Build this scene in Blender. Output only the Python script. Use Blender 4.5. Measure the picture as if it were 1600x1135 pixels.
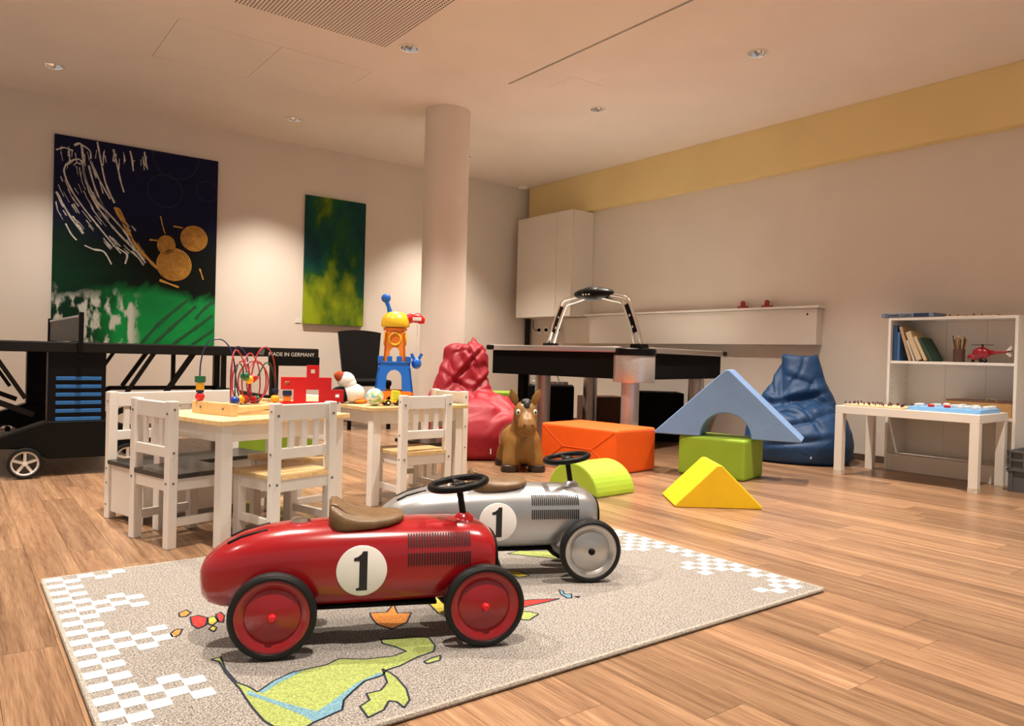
import bpy, math, random
from mathutils import Vector, Matrix, noise
random.seed(7)
for o in list(bpy.data.objects): bpy.data.objects.remove(o)
S = bpy.context.scene
COL = S.collection
PI = math.pi
rad = math.radians

# ------------------------------------------------------------------ camera
CAMH = 0.73
F_PX, YAW, PITCH, ROLL = 1165.26, rad(-37.007), rad(-.632), rad(-1.5926)
_f = Vector((-math.sin(YAW)*math.cos(PITCH), math.cos(YAW)*math.cos(PITCH), math.sin(PITCH)))
_r = Vector((math.cos(YAW), math.sin(YAW), 0)); _d = _f.cross(_r)
RIGHT = _r*math.cos(ROLL) + _d*math.sin(ROLL)
DOWN = -_r*math.sin(ROLL) + _d*math.cos(ROLL)
cam = bpy.data.cameras.new('camera'); cam.sensor_width = 36; cam.lens = 36*F_PX/1600; cam.clip_start = .02
camo = bpy.data.objects.new('camera', cam); COL.objects.link(camo)
up = -DOWN; back = -_f
camo.matrix_world = Matrix(((RIGHT.x, up.x, back.x, 0), (RIGHT.y, up.y, back.y, 0), (RIGHT.z, up.z, back.z, CAMH), (0, 0, 0, 1)))
S.camera = camo
def ground(px, py, z=0.0):                       # photo pixel -> point on the horizontal plane z
    d = RIGHT*((px-800)/F_PX) + DOWN*((py-567.5)/F_PX) + _f
    t = (z-CAMH)/d.z
    return Vector((d.x*t, d.y*t, z))

# ------------------------------------------------------------------ world, exposure
W = bpy.data.worlds.new('world'); S.world = W; W.use_nodes = True
bg = W.node_tree.nodes['Background']; bg.inputs[0].default_value = (1.0, .93, .86, 1); bg.inputs[1].default_value = .34
S.view_settings.view_transform = 'Standard'; S.view_settings.look = 'None'
S.view_settings.gamma = 1; S.view_settings.use_curve_mapping = False
S.view_settings.exposure = 0.33
LAMP_W = 146.0

# room numbers
XW, YW, ZC = 5.553, 7.06, 2.71
X0, Y0 = -3.0, -2.0

# ------------------------------------------------------------------ materials
def new_mat(name):
    m = bpy.data.materials.new(name); m.use_nodes = True
    return m, m.node_tree, m.node_tree.nodes['Principled BSDF']
def mat(name, col, rough=.5, metal=0, spec=.5, var=0, scale=30, bump=0, bscale=200, coat=0):
    m, t, b = new_mat(name)
    b.inputs['Roughness'].default_value = rough; b.inputs['Metallic'].default_value = metal
    b.inputs['Specular IOR Level'].default_value = spec
    b.inputs['Coat Weight'].default_value = coat; b.inputs['Coat Roughness'].default_value = .08
    c = (*col, 1)
    if var or bump:
        tc = t.nodes.new('ShaderNodeTexCoord')
    if var:
        n = t.nodes.new('ShaderNodeTexNoise'); n.inputs['Scale'].default_value = scale; n.inputs['Detail'].default_value = 5
        t.links.new(tc.outputs['Object'], n.inputs['Vector'])
        r = t.nodes.new('ShaderNodeValToRGB')
        r.color_ramp.elements[0].position = .3; r.color_ramp.elements[1].position = .7
        r.color_ramp.elements[0].color = (*[x*(1-var) for x in col], 1)
        r.color_ramp.elements[1].color = (*[min(1, x*(1+var)) for x in col], 1)
        t.links.new(n.outputs[0], r.inputs[0]); t.links.new(r.outputs[0], b.inputs['Base Color'])
    else:
        b.inputs['Base Color'].default_value = c
    if bump:
        n2 = t.nodes.new('ShaderNodeTexNoise'); n2.inputs['Scale'].default_value = bscale; n2.inputs['Detail'].default_value = 4
        t.links.new(tc.outputs['Object'], n2.inputs['Vector'])
        bp = t.nodes.new('ShaderNodeBump'); bp.inputs['Strength'].default_value = bump; bp.inputs['Distance'].default_value = .01
        t.links.new(n2.outputs[0], bp.inputs['Height']); t.links.new(bp.outputs[0], b.inputs['Normal'])
    return m
def wood_mat(name, dark, mid, light, stretch=(14, 1.0, 14), rough=.35, rnd=True, wscale=3.0, spec=.5):
    m, t, b = new_mat(name)
    N = t.nodes.new; L = t.links.new
    tc = N('ShaderNodeTexCoord'); oi = N('ShaderNodeObjectInfo')
    comb = N('ShaderNodeVectorMath'); comb.operation = 'MULTIPLY_ADD'
    L(tc.outputs['Object'], comb.inputs[0]); comb.inputs[1].default_value = stretch
    sc = N('ShaderNodeVectorMath'); sc.operation = 'SCALE'; sc.inputs[0].default_value = (37.3, 91.7, 53.1)
    L(oi.outputs['Random'], sc.inputs['Scale'])
    if rnd: L(sc.outputs[0], comb.inputs[2])
    n1 = N('ShaderNodeTexNoise'); n1.inputs['Scale'].default_value = wscale; n1.inputs['Detail'].default_value = 6; n1.inputs['Distortion'].default_value = .6
    L(comb.outputs[0], n1.inputs['Vector'])
    n2 = N('ShaderNodeTexNoise'); n2.inputs['Scale'].default_value = wscale*9; n2.inputs['Detail'].default_value = 3
    L(comb.outputs[0], n2.inputs['Vector'])
    r = N('ShaderNodeValToRGB'); e = r.color_ramp.elements
    e[0].position = .28; e[0].color = (*dark, 1); e[1].position = .72; e[1].color = (*light, 1)
    k = e.new(.5); k.color = (*mid, 1)
    mx = N('ShaderNodeMath'); mx.operation = 'MULTIPLY_ADD'; mx.inputs[1].default_value = .45
    L(n2.outputs[0], mx.inputs[0])
    m2 = N('ShaderNodeMath'); m2.operation = 'MULTIPLY'; m2.inputs[1].default_value = .55; L(n1.outputs[0], m2.inputs[0]); L(m2.outputs[0], mx.inputs[2])
    L(mx.outputs[0], r.inputs[0])
    hs = N('ShaderNodeHueSaturation')
    if rnd:
        mr = N('ShaderNodeMapRange'); mr.inputs['To Min'].default_value = .72; mr.inputs['To Max'].default_value = 1.22
        L(oi.outputs['Random'], mr.inputs['Value']); L(mr.outputs[0], hs.inputs['Value'])
    L(r.outputs[0], hs.inputs['Color']); L(hs.outputs[0], b.inputs['Base Color'])
    b.inputs['Roughness'].default_value = rough; b.inputs['Specular IOR Level'].default_value = spec
    return m
def plaster(name, col, bump=.05):
    return mat(name, col, .9, spec=.2, var=.025, scale=2.5, bump=bump, bscale=90)

M = {}
M['wall'] = plaster('wall_paint', (.73, .655, .575))
M['ceil'] = plaster('ceiling_paint', (.86, .79, .72), .02)
M['band'] = mat('yellow_paint', (.80, .63, .31), .8, spec=.2, var=.04, scale=1.5)
M['column'] = plaster('column_plaster', (.76, .67, .585), .15)
M['plank'] = wood_mat('walnut_plank', (.095, .045, .024), (.27, .152, .083), (.46, .285, .165), (16, .5, 16), .30, True, 2.4, .4)
M['gap'] = mat('floor_underlay', (.15, .085, .05), .8)
M['base'] = mat('dark_skirting', (.10, .06, .045), .6)
M['white'] = mat('white_lacquer', (.80, .76, .70), .38, var=.03, scale=8)
M['whitepl'] = mat('white_melamine', (.78, .73, .66), .35, var=.02, scale=5)
M['cab'] = mat('cream_laminate', (.72, .65, .57), .45, var=.02, scale=3)
M['pine'] = wood_mat('pine', (.52, .30, .11), (.76, .53, .25), (.86, .66, .37), (3, 22, 10), .42, True, 1.6)
M['pinex'] = wood_mat('light_pine', (.66, .42, .18), (.80, .56, .28), (.86, .66, .38), (6, 20, 10), .45, True, 1.2)
M['blackseat'] = wood_mat('black_stained_wood', (.010, .009, .008), (.03, .026, .022), (.07, .06, .05), (3, 22, 10), .3, True, 1.6)
M['black'] = mat('black_plastic', (.004, .004, .004), .42, spec=.16)
M['blackmatte'] = mat('black_matte', (.004, .004, .004), .75, spec=.12)
M['blackmetal'] = mat('black_metal', (.008, .007, .007), .45, spec=.25)
M['rubber'] = mat('black_rubber', (.007, .007, .007), .5, spec=.3)
M['bolt'] = mat('steel_bolt', (.25, .24, .23), .35, 1)
M['chrome'] = mat('chrome', (.80, .80, .80), .12, 1)
M['red'] = mat('red_enamel', (.29, .004, .008), .22, var=.03, scale=6, coat=.5)
M['silver'] = mat('silver_enamel', (.46, .47, .48), .3, .75, var=.04, scale=6, coat=.2)
M['redhub'] = mat('red_hub_enamel', (.27, .004, .007), .25, coat=.4)
M['silverhub'] = mat('brushed_hub', (.50, .48, .46), .3, .85)
M['leather'] = mat('brown_leather', (.15, .085, .035), .42, var=.15, scale=40, bump=.1, bscale=260)
M['disc'] = mat('white_decal', (.80, .78, .74), .45)
M['decal'] = mat('black_decal', (.012, .012, .013), .5)
M['slot'] = mat('dark_slot', (.006, .003, .003), .7)
M['redfab'] = mat('red_nylon', (.31, .005, .017), .55, var=.1, scale=10, bump=.12, bscale=300)
M['bluefab'] = mat('blue_nylon', (.006, .048, .145), .58, var=.1, scale=10, bump=.12, bscale=300)
def foam(name, c): return mat(name, c, .5, spec=.35, var=.05, scale=7, bump=.12, bscale=25)
M['orange'] = foam('orange_vinyl', (.80, .105, .008)); M['lime'] = foam('lime_vinyl', (.36, .54, .045))
M['green'] = foam('green_vinyl', (.27, .42, .03)); M['yellow'] = foam('yellow_vinyl', (.85, .55, .012))
M['skyblue'] = foam('blue_vinyl', (.19, .32, .58)); M['olive'] = foam('olive_vinyl', (.19, .30, .02))
M['horse'] = mat('brown_rubber', (.22, .108, .024), .4, var=.18, scale=9)
M['hoof'] = mat('dark_rubber', (.025, .014, .012), .4)
M['mane'] = mat('black_mane', (.02, .02, .02), .4, bump=.5, bscale=80)
M['eye'] = mat('eye_white', (.80, .78, .74), .3); M['pupil'] = mat('pupil', (.01, .01, .012), .2)
M['saddle'] = mat('saddle_stripe', (.16, .04, .025), .5)
M['alu'] = mat('brushed_aluminium', (.62, .58, .54), .32, .9)
M['silverpl'] = mat('silver_panel', (.58, .53, .48), .38, .6, var=.06, scale=60)
M['blue_pl'] = mat('blue_plastic', (.012, .13, .55), .35); M['blue_slat'] = mat('blue_slat', (.015, .14, .42), .5)
M['yellow_pl'] = mat('yellow_plastic', (.85, .52, .02), .35); M['orange_pl'] = mat('orange_plastic', (.85, .22, .02), .35)
M['red_pl'] = mat('red_plastic', (.65, .010, .012), .35)
M['green_w'] = mat('green_bead', (.015, .13, .055), .3); M['yellow_w'] = mat('yellow_bead', (.80, .46, .02), .3)
M['red_w'] = mat('red_bead', (.60, .012, .018), .3); M['blue_w'] = mat('blue_bead', (.012, .05, .32), .3); M['navy_w'] = mat('navy_bead', (.010, .015, .07), .3)
M['wire_r'] = mat('red_wire', (.42, .018, .035), .35); M['wire_b'] = mat('blue_wire', (.015, .02, .09), .35); M['wire_g'] = mat('green_wire', (.012, .06, .035), .35)
M['plush_w'] = mat('white_plush', (.78, .75, .72), .95, spec=.1, bump=.3, bscale=150); M['plush_b'] = mat('black_plush', (.012, .012, .014), .95, spec=.1)
M['beak'] = mat('rust_plush', (.32, .06, .025), .9, spec=.1); M['foot'] = mat('orange_plush', (.75, .22, .03), .9, spec=.1)
M['card'] = mat('cardboard', (.42, .235, .09), .8, var=.08, scale=20); M['darkcard'] = mat('brown_carton', (.13, .055, .03), .8)
M['greycrate'] = mat('grey_crate_plastic', (.10, .10, .105), .45)
M['board'] = mat('beech_board', (.78, .58, .36), .5); M['peg'] = mat('dark_peg', (.10, .025, .02), .4)
M['lblue'] = mat('light_blue_board', (.20, .45, .80), .4); M['piece'] = mat('white_piece', (.76, .74, .70), .4)
M['heli'] = mat('dark_red_enamel', (.33, .008, .02), .25, coat=.4)
M['glass'] = mat('puzzle_paint', (.5, .6, .6), .4)
M['white_w'] = mat('white_wheel', (.80, .77, .72), .4); M['brownwheel'] = mat('shaded_hub', (.28, .20, .16), .5)
M['page'] = mat('page_edges', (.56, .45, .32), .8)
M['paper'] = mat('paper', (.74, .72, .68), .8)

def wrinkle(m, sc=9, st=.55, dist=.03):
    t = m.node_tree; N = t.nodes.new; L = t.links.new; b = t.nodes['Principled BSDF']
    tc = N('ShaderNodeTexCoord'); n = N('ShaderNodeTexNoise'); n.inputs['Scale'].default_value = sc; n.inputs['Detail'].default_value = 3; n.inputs['Distortion'].default_value = 1.6
    n.noise_type = 'RIDGED_MULTIFRACTAL'
    L(tc.outputs['Object'], n.inputs['Vector']); bp = N('ShaderNodeBump'); bp.inputs['Strength'].default_value = st; bp.inputs['Distance'].default_value = dist
    L(n.outputs[0], bp.inputs['Height']); L(bp.outputs[0], b.inputs['Normal'])
wrinkle(M['redfab'], 5, .25, .03); wrinkle(M['bluefab'], 5, .25, .03)
# rug pile
def rug_mat(name, c1, c2, sc=260):
    m, t, b = new_mat(name); N = t.nodes.new; L = t.links.new
    tc = N('ShaderNodeTexCoord'); n = N('ShaderNodeTexNoise'); n.inputs['Scale'].default_value = sc; n.inputs['Detail'].default_value = 2
    L(tc.outputs['Object'], n.inputs['Vector'])
    r = N('ShaderNodeValToRGB'); r.color_ramp.elements[0].position = .38; r.color_ramp.elements[1].position = .62
    r.color_ramp.elements[0].color = (*c1, 1); r.color_ramp.elements[1].color = (*c2, 1)
    L(n.outputs[0], r.inputs[0]); L(r.outputs[0], b.inputs['Base Color'])
    bp = N('ShaderNodeBump'); bp.inputs['Strength'].default_value = .6; bp.inputs['Distance'].default_value = .004
    L(n.outputs[0], bp.inputs['Height']); L(bp.outputs[0], b.inputs['Normal'])
    b.inputs['Roughness'].default_value = 1; b.inputs['Specular IOR Level'].default_value = .1
    return m
M['rug'] = rug_mat('grey_pile', (.125, .11, .098), (.41, .38, .345))
M['rugw'] = rug_mat('white_pile', (.52, .51, .49), (.72, .71, .69))
M['rug_edge'] = rug_mat('rug_binding', (.28, .25, .21), (.46, .42, .37))
for nm, c in dict(r_green=(.44, .52, .16), r_blue=(.22, .42, .52), r_orange=(.80, .32, .08), r_red=(.62, .06, .05), r_yellow=(.75, .62, .10)).items():
    M[nm] = rug_mat(nm, tuple(x*.5 for x in c), tuple(min(1, x*.85) for x in c))
M['r_line'] = mat('r_line', (.03, .035, .05), 1, spec=.05)

# ------------------------------------------------------------------ mesh helpers
class MB:
    def __init__(s): s.v = []; s.f = []
    def add(s, vs, fs, T=None):
        k = len(s.v)
        s.v += [tuple(T @ Vector(p)) if T is not None else tuple(p) for p in vs]
        s.f += [tuple(i+k for i in f) for f in fs]; return s
    def box(s, c, d, T=None, rz=0):
        x, y, z = d[0]/2, d[1]/2, d[2]/2
        R = Matrix.Rotation(rz, 3, 'Z')
        vs = [R @ Vector((a*x, b*y, e*z)) + Vector(c) for e in (-1, 1) for a, b in ((-1, -1), (1, -1), (1, 1), (-1, 1))]
        return s.add(vs, [(3, 2, 1, 0), (4, 5, 6, 7), (0, 1, 5, 4), (1, 2, 6, 5), (2, 3, 7, 6), (3, 0, 4, 7)], T)
    def b2(s, lo, hi, T=None):
        return s.box([(a+b)/2 for a, b in zip(lo, hi)], [abs(b-a) for a, b in zip(lo, hi)], T)
    def bar(s, p, q, w, h=None, upv=(0, 0, 1)):
        h = h or w; p = Vector(p); q = Vector(q); d = (q-p).normalized(); u = Vector(upv)
        if abs(d.dot(u)) > .98: u = Vector((1, 0, 0))
        a = d.cross(u).normalized()*w/2; b = a.cross(d).normalized()*h/2
        vs = [e+i*a+j*b for e in (p, q) for i, j in ((-1, -1), (1, -1), (1, 1), (-1, 1))]
        return s.add(vs, [(0, 1, 2, 3), (7, 6, 5, 4), (0, 4, 5, 1), (1, 5, 6, 2), (2, 6, 7, 3), (3, 7, 4, 0)])
    def tube(s, pts, r, n=10, closed=False, caps=True):
        pts = [Vector(p) for p in pts]; N = len(pts); rs = r if isinstance(r, (list, tuple)) else [r]*N
        k = len(s.v); ref = None
        for i, p in enumerate(pts):
            if closed: d = pts[(i+1) % N]-pts[i-1]
            else: d = pts[min(i+1, N-1)]-pts[max(i-1, 0)]
            d.normalize()
            if ref is None:
                ref = d.orthogonal().normalized()
            ref = (ref - d*ref.dot(d)).normalized(); b = d.cross(ref)
            for j in range(n):
                a = 2*PI*j/n; s.v.append(tuple(p+(ref*math.cos(a)+b*math.sin(a))*rs[i]))
        for i in range(N if closed else N-1):
            for j in range(n):
                a = k+i*n+j; b_ = k+i*n+(j+1) % n; c = k+((i+1) % N)*n+(j+1) % n; d_ = k+((i+1) % N)*n+j
                s.f.append((a, b_, c, d_))
        if caps and not closed:
            s.f.append(tuple(k+j for j in range(n))[::-1]); s.f.append(tuple(k+(N-1)*n+j for j in range(n)))
        return s
    def lathe(s, prof, n=24, T=None, caps=True):
        k = len(s.v); vs = []
        for r, z in prof:
            for j in range(n):
                a = 2*PI*j/n; vs.append((r*math.cos(a), r*math.sin(a), z))
        fs = []
        for i in range(len(prof)-1):
            for j in range(n):
                fs.append((i*n+j, i*n+(j+1) % n, (i+1)*n+(j+1) % n, (i+1)*n+j))
        if caps:
            fs.append(tuple(range(n))[::-1]); fs.append(tuple((len(prof)-1)*n+j for j in range(n)))
        return s.add(vs, fs, T)
    def prism(s, poly, z0, z1, T=None):
        n = len(poly)
        vs = [(x, y, z0) for x, y in poly]+[(x, y, z1) for x, y in poly]
        fs = [tuple(range(n))[::-1], tuple(range(n, 2*n))]+[(i, (i+1) % n, n+(i+1) % n, n+i) for i in range(n)]
        return s.add(vs, fs, T)
    def sphere(s, c, r, n=16, m=10, sc=(1, 1, 1), T=None):
        vs = []; fs = []
        for i in range(m+1):
            ph = PI*i/m
            for j in range(n):
                a = 2*PI*j/n; vs.append((c[0]+r*sc[0]*math.sin(ph)*math.cos(a), c[1]+r*sc[1]*math.sin(ph)*math.sin(a), c[2]+r*sc[2]*math.cos(ph)))
        for i in range(m):
            for j in range(n): fs.append((i*n+j, (i+1)*n+j, (i+1)*n+(j+1) % n, i*n+(j+1) % n))
        return s.add(vs, fs, T)
    def mesh(s, name):
        me = bpy.data.meshes.new(name); me.from_pydata(s.v, [], s.f); me.validate(); me.update(); return me
    def build(s, name, m, parent=None, smooth=False, bevel=0, seg=2, loc=None, rz=0):
        me = s.mesh(name)
        o = bpy.data.objects.new(name, me); COL.objects.link(o)
        me.materials.append(M[m] if isinstance(m, str) else m)
        if smooth:
            for p in me.polygons: p.use_smooth = True
            if smooth != 'all':
                try: me.set_sharp_from_angle(angle=rad(40))
                except Exception: pass
        if bevel:
            b = o.modifiers.new('bevel', 'BEVEL'); b.width = bevel; b.segments = seg; b.limit_method = 'ANGLE'; b.angle_limit = rad(40)
        if parent: o.parent = parent
        if loc is not None: o.location = loc
        o.rotation_euler[2] = rz
        return o
def tag(o, label, cat, group=None):
    o['label'] = label; o['category'] = cat
    if group: o['group'] = group
    return o
def thing(name, label, cat, loc=(0, 0, 0), rz=0, group=None):
    o = bpy.data.objects.new(name, None); COL.objects.link(o); o.empty_display_size = .1
    o.location = loc; o.rotation_euler[2] = rz
    return tag(o, label, cat, group)
def struct(o): o['kind'] = 'structure'; return o
def dup(root, loc, rz, label=None):
    r = root.copy(); COL.objects.link(r); r.location = loc; r.rotation_euler[2] = rz
    if label: r['label'] = label
    for ch in root.children:
        c = ch.copy(); COL.objects.link(c); c.parent = r
        for g in ch.children:
            d = g.copy(); COL.objects.link(d); d.parent = c
    return r
def TM(loc=(0, 0, 0), rx=0, ry=0, rz=0):
    return Matrix.Translation(loc) @ Matrix.Rotation(rz, 4, 'Z') @ Matrix.Rotation(ry, 4, 'Y') @ Matrix.Rotation(rx, 4, 'X')
def remesh(o, vox, smooth=6):
    r = o.modifiers.new('remesh', 'REMESH'); r.mode = 'VOXEL'; r.voxel_size = vox; r.use_smooth_shade = True
    if smooth:
        s = o.modifiers.new('smooth', 'SMOOTH'); s.iterations = smooth; s.factor = .5
def text_mesh(name, body, size, m, T, parent, depth=.0006):
    cu = bpy.data.curves.new(name, 'FONT'); cu.body = body; cu.size = size; cu.extrude = depth; cu.align_x = 'CENTER'; cu.align_y = 'CENTER'
    to = bpy.data.objects.new(name+'_curve', cu); COL.objects.link(to)
    dg = bpy.context.evaluated_depsgraph_get(); me = bpy.data.meshes.new_from_object(to.evaluated_get(dg))
    bpy.data.objects.remove(to)
    me.transform(T); me.name = name; me.materials.clear(); me.materials.append(M[m])
    o = bpy.data.objects.new(name, me); COL.objects.link(o); o.parent = parent
    return o

# ================================================================== THE ROOM
fl = struct(MB().b2((X0, Y0, -.08), (XW+.2, YW+.2, -.012)).build('floor', 'gap'))
PW = .127
pl_meshes = {}
rest = MB()
def in_view(x0, x1, y0, y1):
    ok = False
    for x in (x0, (x0+x1)/2, x1):
        for k in range(7):
            y = y0+(y1-y0)*k/6
            v = Vector((x, y, -CAMH)); c = v.dot(_f)
            if c < .2: continue
            px = 800+F_PX*v.dot(RIGHT)/c; py = 567.5+F_PX*v.dot(DOWN)/c
            if -30 < px < 1630 and py < 1170: return True
    return ok
LENS = (1.05, 1.3, 1.6)
nrow = int((XW-X0)/PW)+1
for i in range(nrow):
    x = XW-(i+.5)*PW
    y = Y0-random.uniform(0, 1.4)
    while y < YW:
        Ln = random.choice(LENS)
        y1 = min(y+Ln, YW); L2 = y1-max(y, Y0)
        ya = max(y, Y0)
        if in_view(x-PW/2, x+PW/2, ya, y1):
            key = Ln if abs(L2-Ln) < 1e-4 else round(L2, 3)
            if key not in pl_meshes:
                mb = MB(); b = .0012; w = PW-.0009; l = L2-.0009
                mb.box((0, 0, -.006), (w, l, .0119))
                me = mb.mesh('plank'); me.materials.append(M['plank']); pl_meshes[key] = me
            o = bpy.data.objects.new('plank', pl_meshes[key]); COL.objects.link(o); o.parent = fl
            o.location = (x, ya+L2/2, 0)
        else:
            rest.box((x, ya+L2/2, -.006), (PW-.0016, L2-.0016, .0119))
        y = y1 if y1 < YW else YW+1
ro = rest.build('plank_rest', 'plank', fl); ro['kind'] = 'stuff'

struct(MB().b2((X0, YW, -.05), (XW+.2, YW+.2, ZC+.3)).build('wall_back', 'wall'))
struct(MB().b2((XW, Y0, -.05), (XW+.2, YW, ZC+.3)).build('wall_right', 'wall'))
struct(MB().b2((X0, YW-.012, 0), (XW, YW, .045)).build('baseboard_back', 'base'))
struct(MB().b2((XW-.012, Y0, 0), (XW, YW-.012, .05)).build('baseboard_right', 'base'))
struct(MB().b2((XW-.09, Y0, 2.305), (XW, YW-.06, ZC)).build('trim_1', 'band', bevel=.004))
# dark service pipe in the corner
tag(MB().tube([(XW-.045, YW-.04, .0), (XW-.045, YW-.04, 2.30)], .03, 14).build('corner_pipe', 'blackmetal', smooth=True), 'dark pipe running up the corner beside the wall cabinet', 'pipe')

# ceiling with recesses
LIGHTS = [(.56, 6.30), (2.335, 6.32), (4.10, 6.32), (2.36, 4.335), (4.105, 4.40), (4.11, 2.93), (2.35, 2.75), (.58, 4.33), (.58, 2.75), (2.35, 1.0), (4.11, 1.2), (.58, .9), (-1.2, 4.33), (-1.2, 2.7), (-1.2, 6.3)]
ce = MB().b2((X0, Y0, ZC), (XW+.2, YW+.2, ZC+.16)).build('ceiling', 'ceil'); struct(ce)
cut = MB()
for (x, y) in LIGHTS: cut.lathe([(.062, ZC-.05), (.062, ZC+.075)], 32, TM((x, y, 0)))
cut.b2((3.222, 1.2, ZC-.02), (3.242, 4.42, ZC+.05))
g = .0035
def groove(x0, y0, x1, y1): cut.b2((x0-g/2, y0-g/2, ZC-.02), (x1+g/2, y1+g/2, ZC+.006))
groove(1.075, 5.61, 2.36, 5.61); groove(2.36, 4.88, 2.36, 5.605); groove(1.08, 4.87, 2.355, 4.87); groove(1.71, 4.875, 1.71, 5.605); groove(1.075, 4.875, 1.075, 5.605)
groove(3.495, 4.01, 3.495, 4.29); groove(3.50, 4.005, 3.80, 4.005)
cuto = cut.build('cutter', 'ceil')
bm_ = ce.modifiers.new('holes', 'BOOLEAN'); bm_.object = cuto; bm_.operation = 'DIFFERENCE'; bm_.solver = 'EXACT'
dg = bpy.context.evaluated_depsgraph_get(); me = bpy.data.meshes.new_from_object(ce.evaluated_get(dg))
ce.modifiers.clear(); ce.data = me; bpy.data.objects.remove(cuto)
MB().b2((3.222, 1.2, ZC+.02), (3.242, 4.42, ZC+.03)).build('slot_lining', 'blackmatte', ce)
# perforated acoustic panel
pp = thing('perforated_panel', 'square perforated acoustic panel set flush in the ceiling', 'panel', (0, 0, 0))
MB().b2((1.255, 2.6, ZC-.003), (2.245, 4.44, ZC)).build('panel', 'ceil', pp)
dots = MB()
for i in range(47):
    for j in range(88):
        dots.lathe([(.0062, ZC-.0036), (.0062, ZC-.003)], 6, TM((1.275+i*.0206, 2.62+j*.0206, 0)))
d_ = dots.build('perforations', 'blackmatte', pp); d_['kind'] = 'stuff'
# downlights
em, t_, b_ = new_mat('lamp_glow'); b_.inputs['Emission Color'].default_value = (1, .86, .68, 1); b_.inputs['Emission Strength'].default_value = 14
M['glow'] = em
proto = None
LBL = {0: 'recessed chrome downlight above the large dark painting', 1: 'recessed chrome downlight near the wall between the two paintings', 3: 'recessed chrome downlight beside the perforated ceiling panel', 4: 'recessed chrome downlight beyond the small ceiling hatch', 5: 'recessed chrome downlight in open ceiling nearest the yellow band'}
for i, (x, y) in enumerate(LIGHTS):
    lb = LBL.get(i, 'recessed chrome downlight in the ceiling outside the view')
    if proto is None:
        dl = thing('downlight', lb, 'ceiling lamp', (x, y, ZC), 0, 'recessed ceiling downlights')
        MB().lathe([(.058, .0), (.073, -.001), (.074, -.004), (.066, -.006), (.058, -.004), (.058, 0)], 32, caps=False).build('trim_ring', 'white_w', dl, smooth=True)
        MB().lathe([(.058, -.003), (.048, .03), (.028, .055)], 32, caps=False).build('reflector', 'chrome', dl, smooth=True)
        MB().lathe([(.001, .044), (.026, .046), (.028, .06)], 20).build('bulb', 'glow', dl, smooth=True)
        proto = dl
    else:
        dl = dup(proto, (x, y, ZC), 0, lb)
    ld = bpy.data.lights.new('downlight_beam', 'SPOT'); ld.energy = LAMP_W; ld.color = (1, .89, .77); ld.spot_size = rad(92); ld.spot_blend = 1.0; ld.shadow_soft_size = .03
    lo = bpy.data.objects.new('beam', ld); COL.objects.link(lo); lo.parent = dl; lo.location = (0, 0, -.012)
# smoke detector
MB().lathe([(.055, ZC), (.055, ZC-.018), (.045, ZC-.03), (.02, ZC-.034)], 28, TM((5.36, 6.99, 0))).build('smoke_detector', 'white_w', smooth=True)
tag(bpy.data.objects['smoke_detector'], 'round white smoke detector in the ceiling corner', 'smoke detector')
# round column
tag(MB().lathe([(.183, -.0), (.183, ZC)], 64, TM((3.23, 5.25, 0))).build('column', 'column', smooth=True), 'round plastered column between painting and red beanbag', 'column')

# wall cabinet
cb = thing('wall_cabinet', 'cream two-door wall cabinet hung in the room corner', 'cabinet', (0, 0, 0))
MB().b2((5.262, 5.955, 1.16), (XW-.002, 6.905, 2.292)).build('body', 'cab', cb, bevel=.003)
for y0, y1 in ((5.955, 6.205), (6.209, 6.905)): MB().b2((5.24, y0, 1.16), (5.26, y1, 2.292)).build('door', 'cab', cb, bevel=.002)
# long ledge box on the right wall
rl = thing('wall_ledge', 'long pale boxed wall ledge behind the air hockey table', 'shelf', (0, 0, 0))
MB().b2((XW-.085, 3.27, .875), (XW-.001, 5.948, 1.165)).build('front_board', 'cab', rl, bevel=.002)
MB().b2((XW-.085, 5.9485, .875), (XW-.001, 6.30, 1.155)).build('front_board', 'cab', rl, bevel=.002)
MB().b2((XW-.115, 3.24, 1.167), (XW-.001, 5.948, 1.187)).build('top_board', 'whitepl', rl, bevel=.002)
MB().lathe([(.008, 0), (.008, .004)], 12, TM((XW-.085, 3.35, 1.12), ry=-PI/2)).build('screw_cap', 'blackmatte', rl)
for y, lb in ((3.98, 'red air hockey striker on the wall ledge, closer to its end'), (3.74, 'red air hockey striker at the end of the wall ledge')):
    s_ = thing('air_hockey_striker', lb, 'striker', (XW-.06, y, 1.1875), 0, 'red strikers on the wall ledge')
    MB().lathe([(.046, 0), (.048, .004), (.048, .014), (.042, .018)], 24).build('base', 'heli', s_, smooth=True)
    MB().lathe([(.022, .016), (.020, .04), (.021, .055), (.014, .064), (.002, .067)], 20).build('knob', 'heli', s_, smooth=True)
# wall sockets and leads
for y, lb in ((6.83, 'white wall socket with grey plug under the cabinet'), (6.70, 'middle white wall socket in the row under the cabinet'), (6.48, 'white double wall socket with black plug behind table')):
    s_ = thing('wall_socket', lb, 'socket', (XW, y, 1.03), 0, 'sockets under the cabinet')
    MB().box((-.006, 0, 0), (.012, .08, .08)).build('plate', 'white_w', s_, bevel=.003)
    MB().lathe([(.02, 0), (.018, .02)], 16, TM((-.012, 0, 0), ry=-PI/2)).build('plug', 'blackmatte', s_)
def lead(pts, lb):
    return tag(MB().tube(pts, .005, 6).build('power_lead', 'blackmatte', smooth=True), lb, 'cable')
lead([(XW-.03, 6.83, 1.03), (XW-.05, 6.86, 1.02), (XW-.05, 6.90, 1.06), (XW-.04, 6.92, 1.15)], 'thin black lead rising from socket to cabinet')
lead([(XW-.03, 6.48, 1.03), (XW-.09, 6.47, .98), (XW-.12, 6.44, .86), (XW-.12, 6.40, .6), (XW-.10, 6.3, .35)], 'thin black lead hanging from the double socket')

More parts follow.
